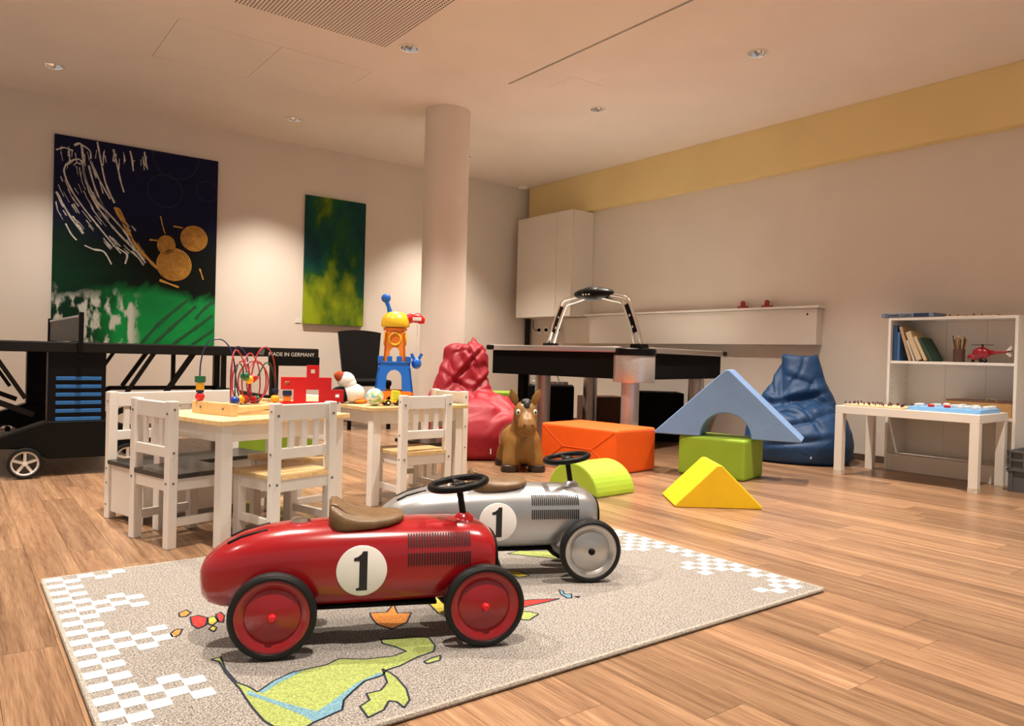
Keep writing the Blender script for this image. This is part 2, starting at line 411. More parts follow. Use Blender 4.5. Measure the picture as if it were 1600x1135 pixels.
# ------------------------------------------------------------------ paintings
def canvas_mat1():
    m, t, b = new_mat('abstract_dark_paint'); N = t.nodes.new; L = t.links.new
    tc = N('ShaderNodeTexCoord'); sp = N('ShaderNodeSeparateXYZ'); L(tc.outputs['Object'], sp.inputs[0])
    n = N('ShaderNodeTexNoise'); n.inputs['Scale'].default_value = 3.2; n.inputs['Detail'].default_value = 7; n.inputs['Distortion'].default_value = .8
    L(tc.outputs['Object'], n.inputs['Vector'])
    def mix(fac, a, c):
        x = N('ShaderNodeMix'); x.data_type = 'RGBA'
        L(fac, x.inputs[0])
        for s_, k in ((a, 6), (c, 7)):
            if isinstance(s_, tuple): x.inputs[k].default_value = (*s_, 1)
            else: L(s_, x.inputs[k])
        return x.outputs[2]
    def ramp(v, a, c):
        r = N('ShaderNodeMapRange'); r.inputs['From Min'].default_value = a; r.inputs['From Max'].default_value = c; L(v, r.inputs['Value']); return r.outputs[0]
    def math_(op, a, c):
        x = N('ShaderNodeMath'); x.operation = op; x.use_clamp = op != 'ADD'
        for i, s_ in enumerate((a, c)):
            if isinstance(s_, (int, float)): x.inputs[i].default_value = s_
            else: L(s_, x.inputs[i])
        return x.outputs[0]
    X, Z = sp.outputs[0], sp.outputs[2]           # local: x 0..1.27, z 0..1.67
    zn = math_('ADD', Z, math_('MULTIPLY', n.outputs[0], .35))
    xn = math_('ADD', X, math_('MULTIPLY', n.outputs[0], .5))
    base = mix(ramp(zn, 1.0, 1.25), (.004, .006, .005), (.006, .007, .035))           # black to navy at the top
    lg = math_('MULTIPLY', ramp(xn, .95, .3), ramp(zn, 1.25, .75))
    base = mix(lg, base, (.004, .030, .014))                                         # dark green on the left
    gr = mix(n.outputs[0], (.004, .10, .025), (.012, .33, .07))
    base = mix(math_('MULTIPLY', ramp(zn, .66, .58), ramp(xn, .45, .8)), base, gr)     # bright green at the foot
    n2 = N('ShaderNodeTexNoise'); n2.inputs['Scale'].default_value = 9; n2.inputs['Detail'].default_value = 6
    mp = N('ShaderNodeMapping'); mp.inputs['Scale'].default_value = (1.6, 1, .7); L(tc.outputs['Object'], mp.inputs[0]); L(mp.outputs[0], n2.inputs['Vector'])
    wm = math_('MULTIPLY', math_('MULTIPLY', ramp(zn, .60, .50), ramp(X, .66, .58)), ramp(n2.outputs[0], .47, .56))
    base = mix(wm, base, (.55, .56, .50))                                            # scraped white patches
    L(base, b.inputs['Base Color']); b.inputs['Roughness'].default_value = .5; b.inputs['Specular IOR Level'].default_value = .12
    return m
def canvas_mat2():
    m, t, b = new_mat('abstract_green_paint'); N = t.nodes.new; L = t.links.new
    tc = N('ShaderNodeTexCoord'); mp = N('ShaderNodeMapping'); mp.inputs['Rotation'].default_value = (0, .7, 0); mp.inputs['Scale'].default_value = (1.6, 1, .9); mp.inputs['Location'].default_value = (3.1, .3, 7.45)
    L(tc.outputs['Object'], mp.inputs[0])
    n = N('ShaderNodeTexNoise'); n.inputs['Scale'].default_value = 1.9; n.inputs['Detail'].default_value = 8; n.inputs['Roughness'].default_value = .55; L(mp.outputs[0], n.inputs['Vector'])
    sp = N('ShaderNodeSeparateXYZ'); L(tc.outputs['Object'], sp.inputs[0])
    w1 = N('ShaderNodeMapRange'); w1.inputs['From Min'].default_value = .55; w1.inputs['From Max'].default_value = .2; w1.inputs['To Max'].default_value = .16; L(sp.outputs[2], w1.inputs['Value'])
    w2 = N('ShaderNodeMapRange'); w2.inputs['From Min'].default_value = .75; w2.inputs['From Max'].default_value = 1.1; w2.inputs['To Max'].default_value = .07; L(sp.outputs[2], w2.inputs['Value'])
    a = N('ShaderNodeMath'); L(n.outputs[0], a.inputs[0]); L(w1.outputs[0], a.inputs[1])
    a2 = N('ShaderNodeMath'); L(a.outputs[0], a2.inputs[0]); L(w2.outputs[0], a2.inputs[1])
    r = N('ShaderNodeValToRGB'); e = r.color_ramp.elements
    e[0].position = .38; e[0].color = (.003, .028, .030, 1); e[1].position = .74; e[1].color = (.26, .33, .012, 1)
    for p, c in ((.50, (.004, .055, .04)), (.565, (.012, .075, .018)), (.63, (.11, .17, .008))):
        k = e.new(p); k.color = (*c, 1)
    L(a2.outputs[0], r.inputs[0]); L(r.outputs[0], b.inputs['Base Color']); b.inputs['Roughness'].default_value = .5; b.inputs['Specular IOR Level'].default_value = .15
    return m
M['art1'] = canvas_mat1(); M['art2'] = canvas_mat2()
M['artw'] = mat('white_paint_stroke', (.55, .53, .48), .5, var=.3, scale=30); M['artg'] = mat('gold_paint', (.50, .25, .035), .4, var=.25, scale=25)
M['artn'] = mat('navy_line', (.02, .022, .07), .5)
p1 = thing('painting', 'large dark abstract painting with white strokes and gold spirals', 'painting', (.644, YW-.03, .735))
PWD, PHT = 1.268, 1.67
MB().b2((0, 0, 0), (PWD, .028, PHT)).build('canvas', 'art1', p1, bevel=.002)
def a1(px, py):   # photo crop position -> local canvas coordinates (follows the four corners of the canvas)
    u = (px-80)/800.0 if False else None
Hc = ((80, 28), (882, 178), (860, 1068), (57, 1000))      # corners in the zoomed crop: TL TR BR BL
def uv(px, py):
    # inverse bilinear by iteration
    u, v = .5, .5
    for _ in range(30):
        x = (1-v)*((1-u)*Hc[0][0]+u*Hc[1][0])+v*((1-u)*Hc[3][0]+u*Hc[2][0])
        y = (1-v)*((1-u)*Hc[0][1]+u*Hc[1][1])+v*((1-u)*Hc[3][1]+u*Hc[2][1])
        u += (px-x)/800; v += (py-y)/930
    return min(.995, max(.005, u))*PWD, (1-min(.995, max(.005, v)))*PHT
def stroke(pts, w, mname, name, k=0):
    P = [uv(*p) for p in pts]
    # smooth (Catmull) and build a flat ribbon with ragged width
    out = []
    for i in range(len(P)-1):
        p0, p1_, p2, p3 = P[max(i-1, 0)], P[i], P[i+1], P[min(i+2, len(P)-1)]
        for j in range(6):
            t = j/6
            out.append(tuple(.5*((2*b)+(-a+c)*t+(2*a-5*b+4*c-d)*t*t+(-a+3*b-3*c+d)*t**3) for a, b, c, d in zip(p0, p1_, p2, p3)))
    out.append(P[-1])
    mb = MB(); vs = []; fs = []
    for i, q in enumerate(out):
        a = out[max(i-1, 0)]; c = out[min(i+1, len(out)-1)]
        dx, dz = c[0]-a[0], c[1]-a[1]; l = math.hypot(dx, dz) or 1
        ww = w*(.55+.9*abs(noise.noise(Vector((q[0]*14, q[1]*14, k)))))
        vs += [(q[0]-dz/l*ww, -.002-.0005*(k % 3), q[1]+dx/l*ww), (q[0]+dz/l*ww, -.002-.0005*(k % 3), q[1]-dx/l*ww)]
    for i in range(len(out)-1): fs.append((2*i, 2*i+1, 2*i+3, 2*i+2))
    n = len(vs); vs += [(x, 0.001, z) for x, y, z in vs]
    for i in range(len(out)-1):
        fs += [(2*i+2, 2*i+3, n+2*i+3, n+2*i+2)[::-1]] if False else []
        fs += [(2*i, 2*i+2, n+2*i+2, n+2*i), (2*i+3, 2*i+1, n+2*i+1, n+2*i+3)]
    mb.add(vs, fs); return mb.build(name, mname, p1)
WS = [[(85, 105), (120, 95), (160, 110)], [(165, 85), (195, 80), (205, 150), (215, 240), (260, 340), (300, 390)], [(195, 80), (235, 110), (240, 150)],
      [(130, 170), (120, 210), (150, 290), (200, 370), (260, 450), (330, 540), (380, 600)], [(130, 175), (170, 150), (200, 165), (215, 250), (260, 360), (330, 460), (420, 560), (470, 610)],
      [(270, 70), (290, 180), (310, 270), (350, 360)], [(345, 105), (365, 190), (380, 260), (395, 310)], [(425, 115), (435, 160), (440, 210)], [(495, 120), (500, 160), (510, 205)],
      [(85, 300), (120, 370), (160, 440), (205, 500)], [(125, 450), (150, 500), (175, 530)], [(210, 555), (250, 575), (300, 590), (335, 650)], [(265, 240), (240, 160), (280, 250), (330, 340)],
      [(340, 560), (390, 590), (410, 610), (400, 650)], [(430, 590), (465, 625), (490, 660)], [(230, 180), (260, 290), (300, 380), (350, 440), (400, 500), (440, 570), (500, 650)]]
for i, w_ in enumerate(WS): stroke(w_, .0085, 'artw', 'white_stroke', i)
rs = random.Random(3)
for i in range(70):
    base_ = WS[(3, 4, 15, 9)[i % 4]]; k0 = rs.uniform(0, len(base_)-1.6); ox, oy = rs.gauss(0, 26), rs.gauss(0, 16)
    seg = []
    for q in range(4):
        u_ = min(len(base_)-1.001, k0+q*rs.uniform(.10, .28)); a_ = int(u_); f__ = u_-a_
        seg.append((max(84, base_[a_][0]*(1-f__)+base_[a_+1][0]*f__+ox), max(45, base_[a_][1]*(1-f__)+base_[a_+1][1]*f__+oy)))
    stroke(seg, rs.uniform(.0018, .006), 'artw', 'white_stroke', i)
for i in range(26):
    x_ = rs.uniform(95, 520); stroke([(x_, rs.uniform(70, 110)+x_*.12), (x_+rs.uniform(-6, 14), 130+x_*.12+rs.uniform(-20, 30))], rs.uniform(.002, .006), 'artw', 'white_stroke', i)
stroke([(350, 380), (400, 470), (450, 560), (520, 640), (560, 680)], .016, 'artg', 'gold_stroke', 2)
stroke([(355, 385), (375, 395), (395, 440), (430, 520)], .011, 'artg', 'gold_stroke', 1)
stroke([(520, 540), (560, 545)], .010, 'artg', 'gold_stroke', 0); stroke([(575, 430), (590, 490), (600, 515)], .006, 'artg', 'gold_stroke', 1)
stroke([(640, 480), (690, 490)], .009, 'artg', 'gold_stroke', 1); stroke([(570, 735), (620, 755), (670, 775)], .012, 'artg', 'gold_stroke', 2); stroke([(780, 690), (800, 745)], .007, 'artg', 'gold_stroke', 0)
M['artd'] = mat('dark_green_stroke', (.006, .07, .02), .5)
for i, q in enumerate(([(480, 1040), (560, 950), (640, 890), (720, 835)], [(545, 1055), (640, 960), (760, 870)], [(640, 1060), (740, 985), (850, 920)], [(760, 930), (800, 890), (855, 850)], [(740, 1060), (800, 1020), (856, 990)])): stroke(q, .016, 'artd', 'green_stroke', i)
def spiral(cx, cz, R, name, squash=1.0):
    cu, cw = uv(cx, cz)
    mb = MB(); mb.lathe([(R*1.0, 0.0), (R*1.0, .004), (R*.98, .005)], 40, TM((cu, .001, cw), rx=PI/2) @ Matrix.Diagonal((1, squash, 1, 1)))
    r = R*.94
    while r > .012:
        pts = [(cu+r*math.cos(a*PI/16), -.0055, cw+squash*r*math.sin(a*PI/16)) for a in range(32)]
        mb.tube(pts, .0035, 6, closed=True); r -= .0165
    return mb.build(name, 'artg', p1, smooth=True)
spiral(645, 665, .145, 'gold_spiral'); spiral(750, 545, .115, 'gold_spiral'); spiral(605, 570, .075, 'gold_spiral', 1.15); 
for (cx, cz, R) in ((655, 150, .19), (600, 310, .14), (820, 320, .09)):
    cu, cw = uv(cx, cz); MB().tube([(min(PWD-.004, cu+R*math.cos(a*PI/20)), -.001, min(PHT-.004, cw+R*math.sin(a*PI/20))) for a in range(40)], .0022, 5, closed=True).build('painted_ring', 'artn', p1)
p2 = tag(MB().b2((0, 0, 0), (.635, .03, 1.255)).build('painting', 'art2', bevel=.002), 'tall narrow green abstract painting above the black chair', 'painting')
p2.location = (2.74, YW-.032, .977)
tag(MB().box((2.70, YW-.003, 1.005), (.055, .006, .04)).build('caption_card', 'paper'), 'small white caption card beside the green painting', 'card')

# ------------------------------------------------------------------ rug
rug = thing('play_rug', 'grey play rug with white castle border and green dragons', 'rug', (0, 0, 0))
RX0, RX1, RY0, RY1, RT = .235, 2.24, 1.288, 2.636, .012
MB().b2((RX0, RY0, .0005), (RX1, RY1, RT)).build('pile', 'rug', rug, bevel=.003)
mb = MB()
for a, b in (((RX0, RY0), (RX1, RY0)), ((RX1, RY0), (RX1, RY1)), ((RX1, RY1), (RX0, RY1)), ((RX0, RY1), (RX0, RY0))):
    mb.tube([(a[0], a[1], .0075), (b[0], b[1], .0075)], .007, 8)
mb.build('bound_edge', 'rug_edge', rug, smooth=True)
# castle border: white cells in a checker, merlons growing out of a two-cell strip
CW, CH = .042, .036
cells = MB(); ny = int((RY1-RY0-.02)/CH)
for side in (0, 1):
    for j in range(ny):
        y = RY1-.012-(j+.5)*CH
        ph = (RY1-y) % .322
        cols = 5 if (.27 < ph or ph < .09) else 2
        for i in range(cols):
            if (i+j) % 2 == 0 or (i == 0 and j % 2 == 0):
                x = RX0+.005+(i+.5)*CW if side == 0 else RX1-.005-(i+.5)*CW
                cells.prism([(x+a*CW*.54, y+b*CH*.54) for a, b in ((-1, -.8), (-.85, -1), (.85, -1), (1, -.8), (1, .8), (.85, 1), (-.85, 1), (-1, .8))], RT-.001, RT+.0012)
    for j in range(ny*2):                                   # outer white selvedge
        pass
c_ = cells.build('white_check_border', 'rugw', rug); c_['kind'] = 'stuff'
def ears(poly):     # fan-free triangulation through Blender
    from mathutils.geometry import tessellate_polygon
    return tessellate_polygon([[Vector((x, y, 0)) for x, y in poly]])
def motif(name, pts, conv, m, lift=.0008, outline=True):
    P = [ground(*conv(*p), RT) for p in pts]
    P = [(min(RX1-.02, max(RX0+.02, p.x)), min(RY1-.02, max(RY0+.025, p.y))) for p in P]
    z = RT+lift; mb = MB(); mb.add([(x, y, z) for x, y in P], ears(P)); n = len(P)
    mb.add([(x, y, z) for x, y in P]+[(x, y, RT-.001) for x, y in P], [(i, (i+1) % n, n+(i+1) % n, n+i) for i in range(n)])
    o = mb.build(name, m, rug)
    if outline:
        ol = MB()
        for i in range(n):
            a, b = P[i], P[(i+1) % n]
            if math.hypot(a[0]-b[0], a[1]-b[1]) > 1e-4: ol.bar((a[0], a[1], z), (b[0], b[1], z), .0045, .0008)
        ol.build('motif_outline', 'r_line', o)
    return o
cA = lambda x, y: (320+x/4, 960+y/4)
cB = lambda x, y: (60+x/2.424, 860+y/2.424)
cC = lambda x, y: (650+x/5.926, 860+y/5.926)
motif('dragon_body', [(1100, 160), (1200, 155), (1290, 140), (1400, 150), (1440, 200), (1430, 235), (1330, 270), (1220, 325), (1140, 350), (1110, 385), (1000, 420), (930, 480), (870, 540), (860, 600), (770, 640), (680, 680), (620, 715), (430, 705), (370, 670), (300, 590), (250, 520), (220, 470), (130, 370), (90, 300), (40, 285), (100, 270), (130, 350), (200, 430), (270, 455), (330, 490), (430, 420), (550, 365), (760, 320), (840, 280), (1000, 285), (1180, 265), (1260, 235), (1190, 205), (1110, 185)], cA, 'r_green')
motif('dragon_belly', [(860, 600), (770, 640), (680, 680), (620, 640), (500, 590), (380, 545), (262, 505), (270, 480), (400, 530), (560, 575), (700, 612), (780, 560), (860, 500), (940, 440), (1095, 365), (1110, 385), (1000, 420), (930, 480), (870, 540)], cA, 'r_blue', .0012, False)
motif('dragon_back_shade', [(330, 490), (430, 420), (550, 365), (620, 350), (560, 385), (450, 440), (370, 495)], cA, 'r_blue', .0012, False)
motif('dragon_leg', [(1010, 500), (1100, 480), (1140, 430), (1110, 345), (1160, 370), (1200, 400), (1260, 470), (1280, 540), (1255, 595), (1200, 550), (1150, 545), (1120, 600), (1020, 650), (970, 580), (1030, 540)], cA, 'r_green')
motif('dragon_hand', [(1370, 300), (1420, 275), (1475, 260), (1470, 290), (1390, 312)], cA, 'r_green')
motif('flame', [(1255, 240), (1320, 236), (1345, 205), (1360, 240), (1412, 238), (1395, 275), (1340, 300), (1285, 283), (1265, 262)], cB, 'r_orange')
motif('knight_shoe', [(532, 240), (560, 228), (578, 238), (560, 252), (535, 254)], cB, 'r_orange'); motif('knight_shoe', [(500, 318), (520, 302), (545, 300), (535, 322), (510, 332)], cB, 'r_orange')
motif('knight_tunic', [(575, 255), (605, 248), (640, 258), (635, 285), (605, 299), (582, 285)], cB, 'r_red'); motif('knight_sleeve', [(642, 258), (668, 252), (680, 270), (660, 286), (642, 280)], cB, 'r_yellow')
motif('knight_glove', [(645, 300), (660, 288), (676, 295), (665, 310)], cB, 'r_yellow'); motif('knight_hood', [(672, 245), (690, 236), (705, 250), (700, 275), (682, 272)], cB, 'r_red')
motif('pennant', [(980, 468), (1120, 460), (1250, 455), (1330, 452), (1200, 485), (985, 532)], cC, 'r_red'); motif('leaf', [(975, 570), (1060, 575), (1135, 595), (1050, 650), (970, 645)], cC, 'r_green')
motif('bird', [(1325, 370), (1360, 380), (1375, 412), (1440, 408), (1442, 445), (1400, 447), (1340, 410)], cC, 'r_blue'); motif('bird_beak', [(1475, 432), (1515, 430), (1500, 443)], cC, 'r_red')
motif('wing_stripe', [(70, 450), (330, 440), (420, 600), (210, 590)], cC, 'r_yellow'); motif('small_flag', [(820, 190), (960, 200), (1050, 240), (950, 255), (860, 225)], cC, 'r_yellow')
motif('far_dragon', [(850, 35), (950, 8), (1300, 12), (1420, 60), (1300, 80), (1200, 70), (1000, 50)], cC, 'r_green')
motif('far_dragon_tail', [(60, 60), (300, 20), (420, 60), (200, 110)], cC, 'r_green')

# ------------------------------------------------------------------ racer ride-on cars
SEC = [(-.424, .140, .186, .022), (-.416, .120, .206, .045), (-.40, .106, .224, .062), (-.37, .098, .246, .078), (-.33, .095, .265, .088), (-.28, .094, .279, .095), (-.22, .093, .288, .099), (-.12, .093, .293, .101), (0, .094, .294, .101), (.10, .096, .294, .101), (.155, .098, .293, .101), (.163, .108, .293, .101), (.20, .110, .291, .100), (.24, .112, .284, .098), (.265, .116, .274, .094), (.28, .122, .262, .088), (.287, .128, .252, .082)]
NS = 40
def sec_at(x):
    for a, b in zip(SEC, SEC[1:]):
        if a[0] <= x <= b[0]:
            t = (x-a[0])/(b[0]-a[0]); return [p+(q-p)*t for p, q in zip(a, b)]
def ring(s, off=0, n=NS):
    x, zb, zt, hw = s; zc = (zb+zt)/2; hz = (zt-zb)/2; out = []
    for j in range(n):
        a = 2*PI*j/n; c, si = math.cos(a), math.sin(a); e = 2/3.4 if si < 0 else 2/2.7
        out.append((x, math.copysign(abs(c)**e, c)*(hw+off), zc+math.copysign(abs(si)**e, si)*(hz+off)))
    return out
def side_y(x, z, off):
    _, zb, zt, hw = sec_at(x); zc = (zb+zt)/2; hz = (zt-zb)/2
    n = 2.7 if z > zc else 3.4
    return hw*(max(0, 1-abs((z-zc)/hz)**n))**(1/n)+off
def loft(rings, cap=True):
    n = len(rings[0]); vs = [p for r in rings for p in r]; fs = []
    for i in range(len(rings)-1):
        for j in range(n): fs.append((i*n+j, (i+1)*n+j, (i+1)*n+(j+1) % n, i*n+(j+1) % n)[::-1])
    if cap: fs += [tuple(range(n)), tuple((len(rings)-1)*n+j for j in range(n))[::-1]]
    return MB().add(vs, fs)
def racer(name, label, loc, rz, body, hub, cap):
    t = thing(name, label, 'ride-on car', loc, rz, 'vintage style ride-on racers')
    bd = loft([ring(s) for s in SEC]).build('body', body, t, smooth=True)
    # radiator grille and its black rim at the nose
    g_ = loft([ring((.2872, .133, .247, .077)), ring((.2900, .135, .245, .075))]).build('grille', 'blackmatte', t)
    rm = ring((.288, .128, .252, .082)); MB().tube(rm, .004, 6, closed=True).build('grille_rim', 'black', t, smooth=True)
    MB().b2((-.20, -.07, .088), (.14, .07, .098)).build('floor_pan', 'blackmatte', t, bevel=.003)
    # tail slots
    for s_ in (-1, 1):
        MB().tube([(x, s_*.035, sec_at(x)[2]-.004) for x in (-.36, -.33, -.30, -.27)], .005, 8).build('tail_strip', 'black', t, smooth=True)
    # louvres
    for s_ in (-1, 1):
        for z0, z1, nm in ((.196, .226, 'louvre_row'), (.240, .270, 'louvre_row')):
            mb = MB()
            for k in range(24):
                x = .062+k*.0066
                zz = [z0+(z1-z0)*q/4 for q in range(5)]
                vs = []
                for z in zz:
                    for xx, of in ((x, .0022), (x+.0034, .0022), (x+.0034, -.004), (x, -.004)):
                        vs.append((xx, s_*side_y(xx, z, of), z))
                fs = []
                for q in range(4):
                    for j in range(4): fs.append((q*4+j, q*4+(j+1) % 4, (q+1)*4+(j+1) % 4, (q+1)*4+j))
                fs += [(0, 1, 2, 3), (16, 17, 18, 19)]
                mb.add(vs, fs)
            mb.build(nm, 'slot', t)
        # number roundel
        T = TM((-.048, s_*.1012, .189), rx=PI/2*(1 if s_ < 0 else -1), rz=0)
        if s_ > 0: T = T @ Matrix.Rotation(PI, 4, 'Z')
        dk = MB().lathe([(.060, -.004), (.060, .0012), (.0585, .002)], 48, T).build('number_roundel', 'disc', t, smooth=True)
        one = [(-.013, -.047), (.013, -.047), (.013, .047), (.002, .047), (-.002, .040), (-.010, .034), (-.019, .031), (-.019, .024), (-.006, .024), (-.006, -.040), (-.013, -.042)]
        MB().prism(one, .001, .0028, T).build('number_one', 'decal', dk)
    # seat
    SS = [(-.128, .288, .338, .050), (-.122, .272, .345, .066), (-.110, .264, .343, .074), (-.09, .266, .328, .078), (-.06, .272, .315, .078), (-.02, .276, .311, .076), (.02, .282, .312, .068), (.045, .288, .312, .052), (.056, .294, .308, .030)]
    st = loft([ring(s, 0, 28) for s in SS]).build('seat', 'leather', t, smooth=True)
    MB().tube([(s[0], s_*s[3]*.72, s[2]-.006) for s_ in (1,) for s in SS[1:-1]], .003, 6).build('seat_piping', 'leather', st); MB().tube([(s[0], -s[3]*.72, s[2]-.006) for s in SS[1:-1]], .003, 6).build('seat_piping', 'leather', st)
    # filler cap
    fc = MB().lathe([(.024, .280), (.026, .291), (.022, .297), (.012, .299), (.003, .300)], 24, TM((-.195, 0, 0))).build('filler_cap', 'chrome', t, smooth=True)
    # steering
    MB().lathe([(.03, .27), (.026, .292), (.014, .302)], 20, TM((.215, 0, 0))).build('column_boot', body, t, smooth=True)
    MB().tube([(.215, 0, .285), (.200, 0, .372)], .0085, 12).build('steering_column', 'black', t, smooth=True)
    T = TM((.198, 0, .378), ry=rad(-9))
    sw = MB().tube([T @ Vector((.072*math.cos(a*PI/24), .072*math.sin(a*PI/24), 0)) for a in range(48)], .0092, 12, closed=True).build('steering_wheel', 'black', t, smooth=True)
    mb = MB()
    for a in (PI/2, PI*7/6, PI*11/6): mb.bar(T @ Vector((0, 0, -.002)), T @ Vector((.068*math.cos(a), .068*math.sin(a), 0)), .014, .004)
    mb.build('spoke', 'chrome', sw); MB().lathe([(.018, -.008), (.018, .002), (.012, .006)], 20, T).build('hub_button', 'black', sw, smooth=True)
    # axles and wheels
    for x in (-.249, .249):
        MB().tube([(x, -.13, .1), (x, .13, .1)], .006, 10).build('axle', 'bolt', t, smooth=True)
        for s_ in (-1, 1):
            T = TM((x, s_*.128, .1), rx=PI/2*(1 if s_ < 0 else -1))
            w = MB().lathe([(.084, -.016), (.094, -.017), (.099, -.012), (.100, -.004), (.100, .006), (.098, .013), (.092, .017), (.086, .016), (.084, .012)], 56, T, caps=False).build('tyre', 'rubber', t, smooth=True)
            MB().lathe([(.0845, -.015), (.0845, .0125), (.080, .0135), (.074, .0115), (.066, .003), (.064, .002), (.061, .0045), (.012, .0145), (.001, .0148)], 56, T, caps=False).build('wheel_disc', hub, w, smooth='all' if False else True)
            MB().lathe([(.0105, .013), (.0105, .020), (.007, .025), (.001, .026)], 20, T).build('hub_cap', cap, w, smooth=True)
    return t
racer('ride_on_racer', 'red metal ride-on racing car number 1 with brown saddle', (.882, 1.708, RT+.0005), rad(-23.4), 'red', 'redhub', 'red_w')
racer('ride_on_racer', 'silver metal ride-on racing car number 1 with brown saddle', (1.473, 1.959, RT+.0005), rad(-26), 'silver', 'silverhub', 'black')

# ------------------------------------------------------------------ children's furniture
def make_chair(label, seatmat, loc, rz):
    t = thing('child_chair', label, 'chair', loc, rz, "children's chairs")
    for s_ in (-1, 1):
        MB().b2((s_*.125-.0175, -.0175, 0), (s_*.125+.0175, .0175, .53)).build('leg', 'white', t, bevel=.003)
        MB().b2((s_*.118-.0175, .205, 0), (s_*.118+.0175, .240, .25)).build('leg', 'white', t, bevel=.003)
        MB().b2((s_*.12-.009, .017, .205), (s_*.12+.009, .206, .25)).build('apron', 'white', t, bevel=.002)
        MB().b2((s_*.12-.009, .017, .075), (s_*.12+.009, .206, .105)).build('stretcher', 'white', t, bevel=.002)
        MB().lathe([(.005, 0), (.005, .002)], 10, TM((s_*.125, -.0175, .235), rx=PI/2)).build('bolt', 'bolt', t)
        MB().lathe([(.005, 0), (.005, .002)], 10, TM((s_*.125, -.0175, .485), rx=PI/2)).build('bolt', 'bolt', t)
        for z in (.235, .345, .50):
            MB().lathe([(.0045, 0), (.0045, .0015)], 10, TM((s_*.1425, 0, z), ry=PI/2*s_)).build('bolt', 'bolt', t)
    MB().b2((-.108, -.010, .205), (.108, .010, .25)).build('apron', 'white', t, bevel=.002)
    MB().b2((-.102, .213, .205), (.102, .233, .25)).build('apron', 'white', t, bevel=.002)
    MB().b2((-.108, -.010, .465), (.108, .010, .525)).build('back_rail', 'white', t, bevel=.003)
    MB().b2((-.108, -.010, .325), (.108, .010, .365)).build('back_rail', 'white', t, bevel=.003)
    for x in (-.057, 0, .057): MB().b2((x-.012, -.006, .364), (x+.012, .006, .466)).build('slat', 'white', t, bevel=.002)
    MB().b2((-.1425, .019, .25), (.1425, .250, .268)).build('seat', seatmat, t, bevel=.003)
    MB().b2((-.106, -.0175, .2502), (.106, .019, .2678)).build('seat_tongue', seatmat, t)
    return t
make_chair('white child chair with black seat beside the storage bench', 'blackseat', (.604, 2.979, 0), rad(-74))
make_chair('white child chair with pine seat in front of the bead maze table', 'pine', (1.065, 2.70, 0), rad(16))
make_chair('white child chair with pine seat tucked under the maze table behind red puzzle', 'pine', (1.3125, 3.182, 0), rad(106))
make_chair('white child chair with pine seat at the castle toy table', 'pine', (1.79, 3.035, 0), rad(4))
make_chair('white child chair with black seat beside the red beanbag', 'blackseat', (2.163, 3.4246, 0), rad(96))
def make_table(label, loc, rz, w, d):
    t = thing('child_table', label, 'table', loc, rz, "children's tables")
    MB().prism([(0+.012, 0), (w-.012, 0), (w, .012), (w, d-.012), (w-.012, d), (.012, d), (0, d-.012), (0, .012)], .448, .466).build('tabletop', 'pine', t, bevel=.002)
    for x in (.045, w-.045):
        for y in (.045, d-.045): MB().box((x, y, .224), (.045, .045, .448)).build('leg', 'white', t, bevel=.003)
    for y in (.04, d-.04): MB().b2((.066, y-.009, .385), (w-.066, y+.009, .448)).build('apron', 'white', t, bevel=.002)
    for x in (.04, w-.04): MB().b2((x-.009, .066, .385), (x+.009, d-.066, .448)).build('apron', 'white', t, bevel=.002)
    return t
T1 = make_table('white child table with pine top carrying the bead maze', (.765, 2.715, 0), rad(16), .60, .52)
T2 = make_table('white child table with pine top carrying the castle toy', (1.56, 3.135, 0), rad(6), .585, .45)
# storage bench
bn = thing('storage_bench', 'white child storage bench with black lid beside the maze table', 'bench', (.82, 3.577, 0), rad(196))
for s_ in (-1, 1):
    MB().b2((s_*.285-.0175, -.0175, 0), (s_*.285+.0175, .0175, .53)).build('leg', 'white', bn, bevel=.003)
    MB().b2((s_*.285-.0175, .215, 0), (s_*.285+.0175, .245, .228)).build('leg', 'white', bn, bevel=.003)
    MB().b2((s_*.285-.007, .0175, .03), (s_*.285+.007, .216, .228)).build('end_panel', 'white', bn, bevel=.002)
    for z in (.06, .15, .21, .49):
        MB().lathe([(.0045, 0), (.0045, .0015)], 10, TM((s_*.3025, 0, z), ry=PI/2*s_)).build('bolt', 'bolt', bn)
MB().b2((-.268, .222, .03), (.268, .236, .228)).build('front_panel', 'white', bn, bevel=.002)
MB().b2((-.268, -.007, .03), (.268, .007, .228)).build('back_panel', 'white', bn, bevel=.002)
MB().b2((-.268, .007, .03), (.268, .222, .04)).build('bottom_panel', 'white', bn)
MB().b2((-.31, .02, .229), (.31, .262, .247)).build('lid', 'blackseat', bn, bevel=.004)
MB().b2((-.268, -.011, .465), (.268, .011, .525)).build('back_rail', 'white', bn, bevel=.003)
MB().b2((-.268, -.011, .325), (.268, .011, .365)).build('back_rail', 'white', bn, bevel=.003)
for k in range(7): MB().b2((-.225+k*.075-.012, -.006, .364), (-.225+k*.075+.012, .006, .466)).build('slat', 'white', bn, bevel=.002)
tag(MB().b2((-.15, -.15, 0), (.15, .15, .34)).build('foam_block', 'olive', bevel=.012, seg=3, loc=(1.50, 4.22, 0), rz=rad(15)), 'olive green foam cube standing behind the maze table', 'foam block')

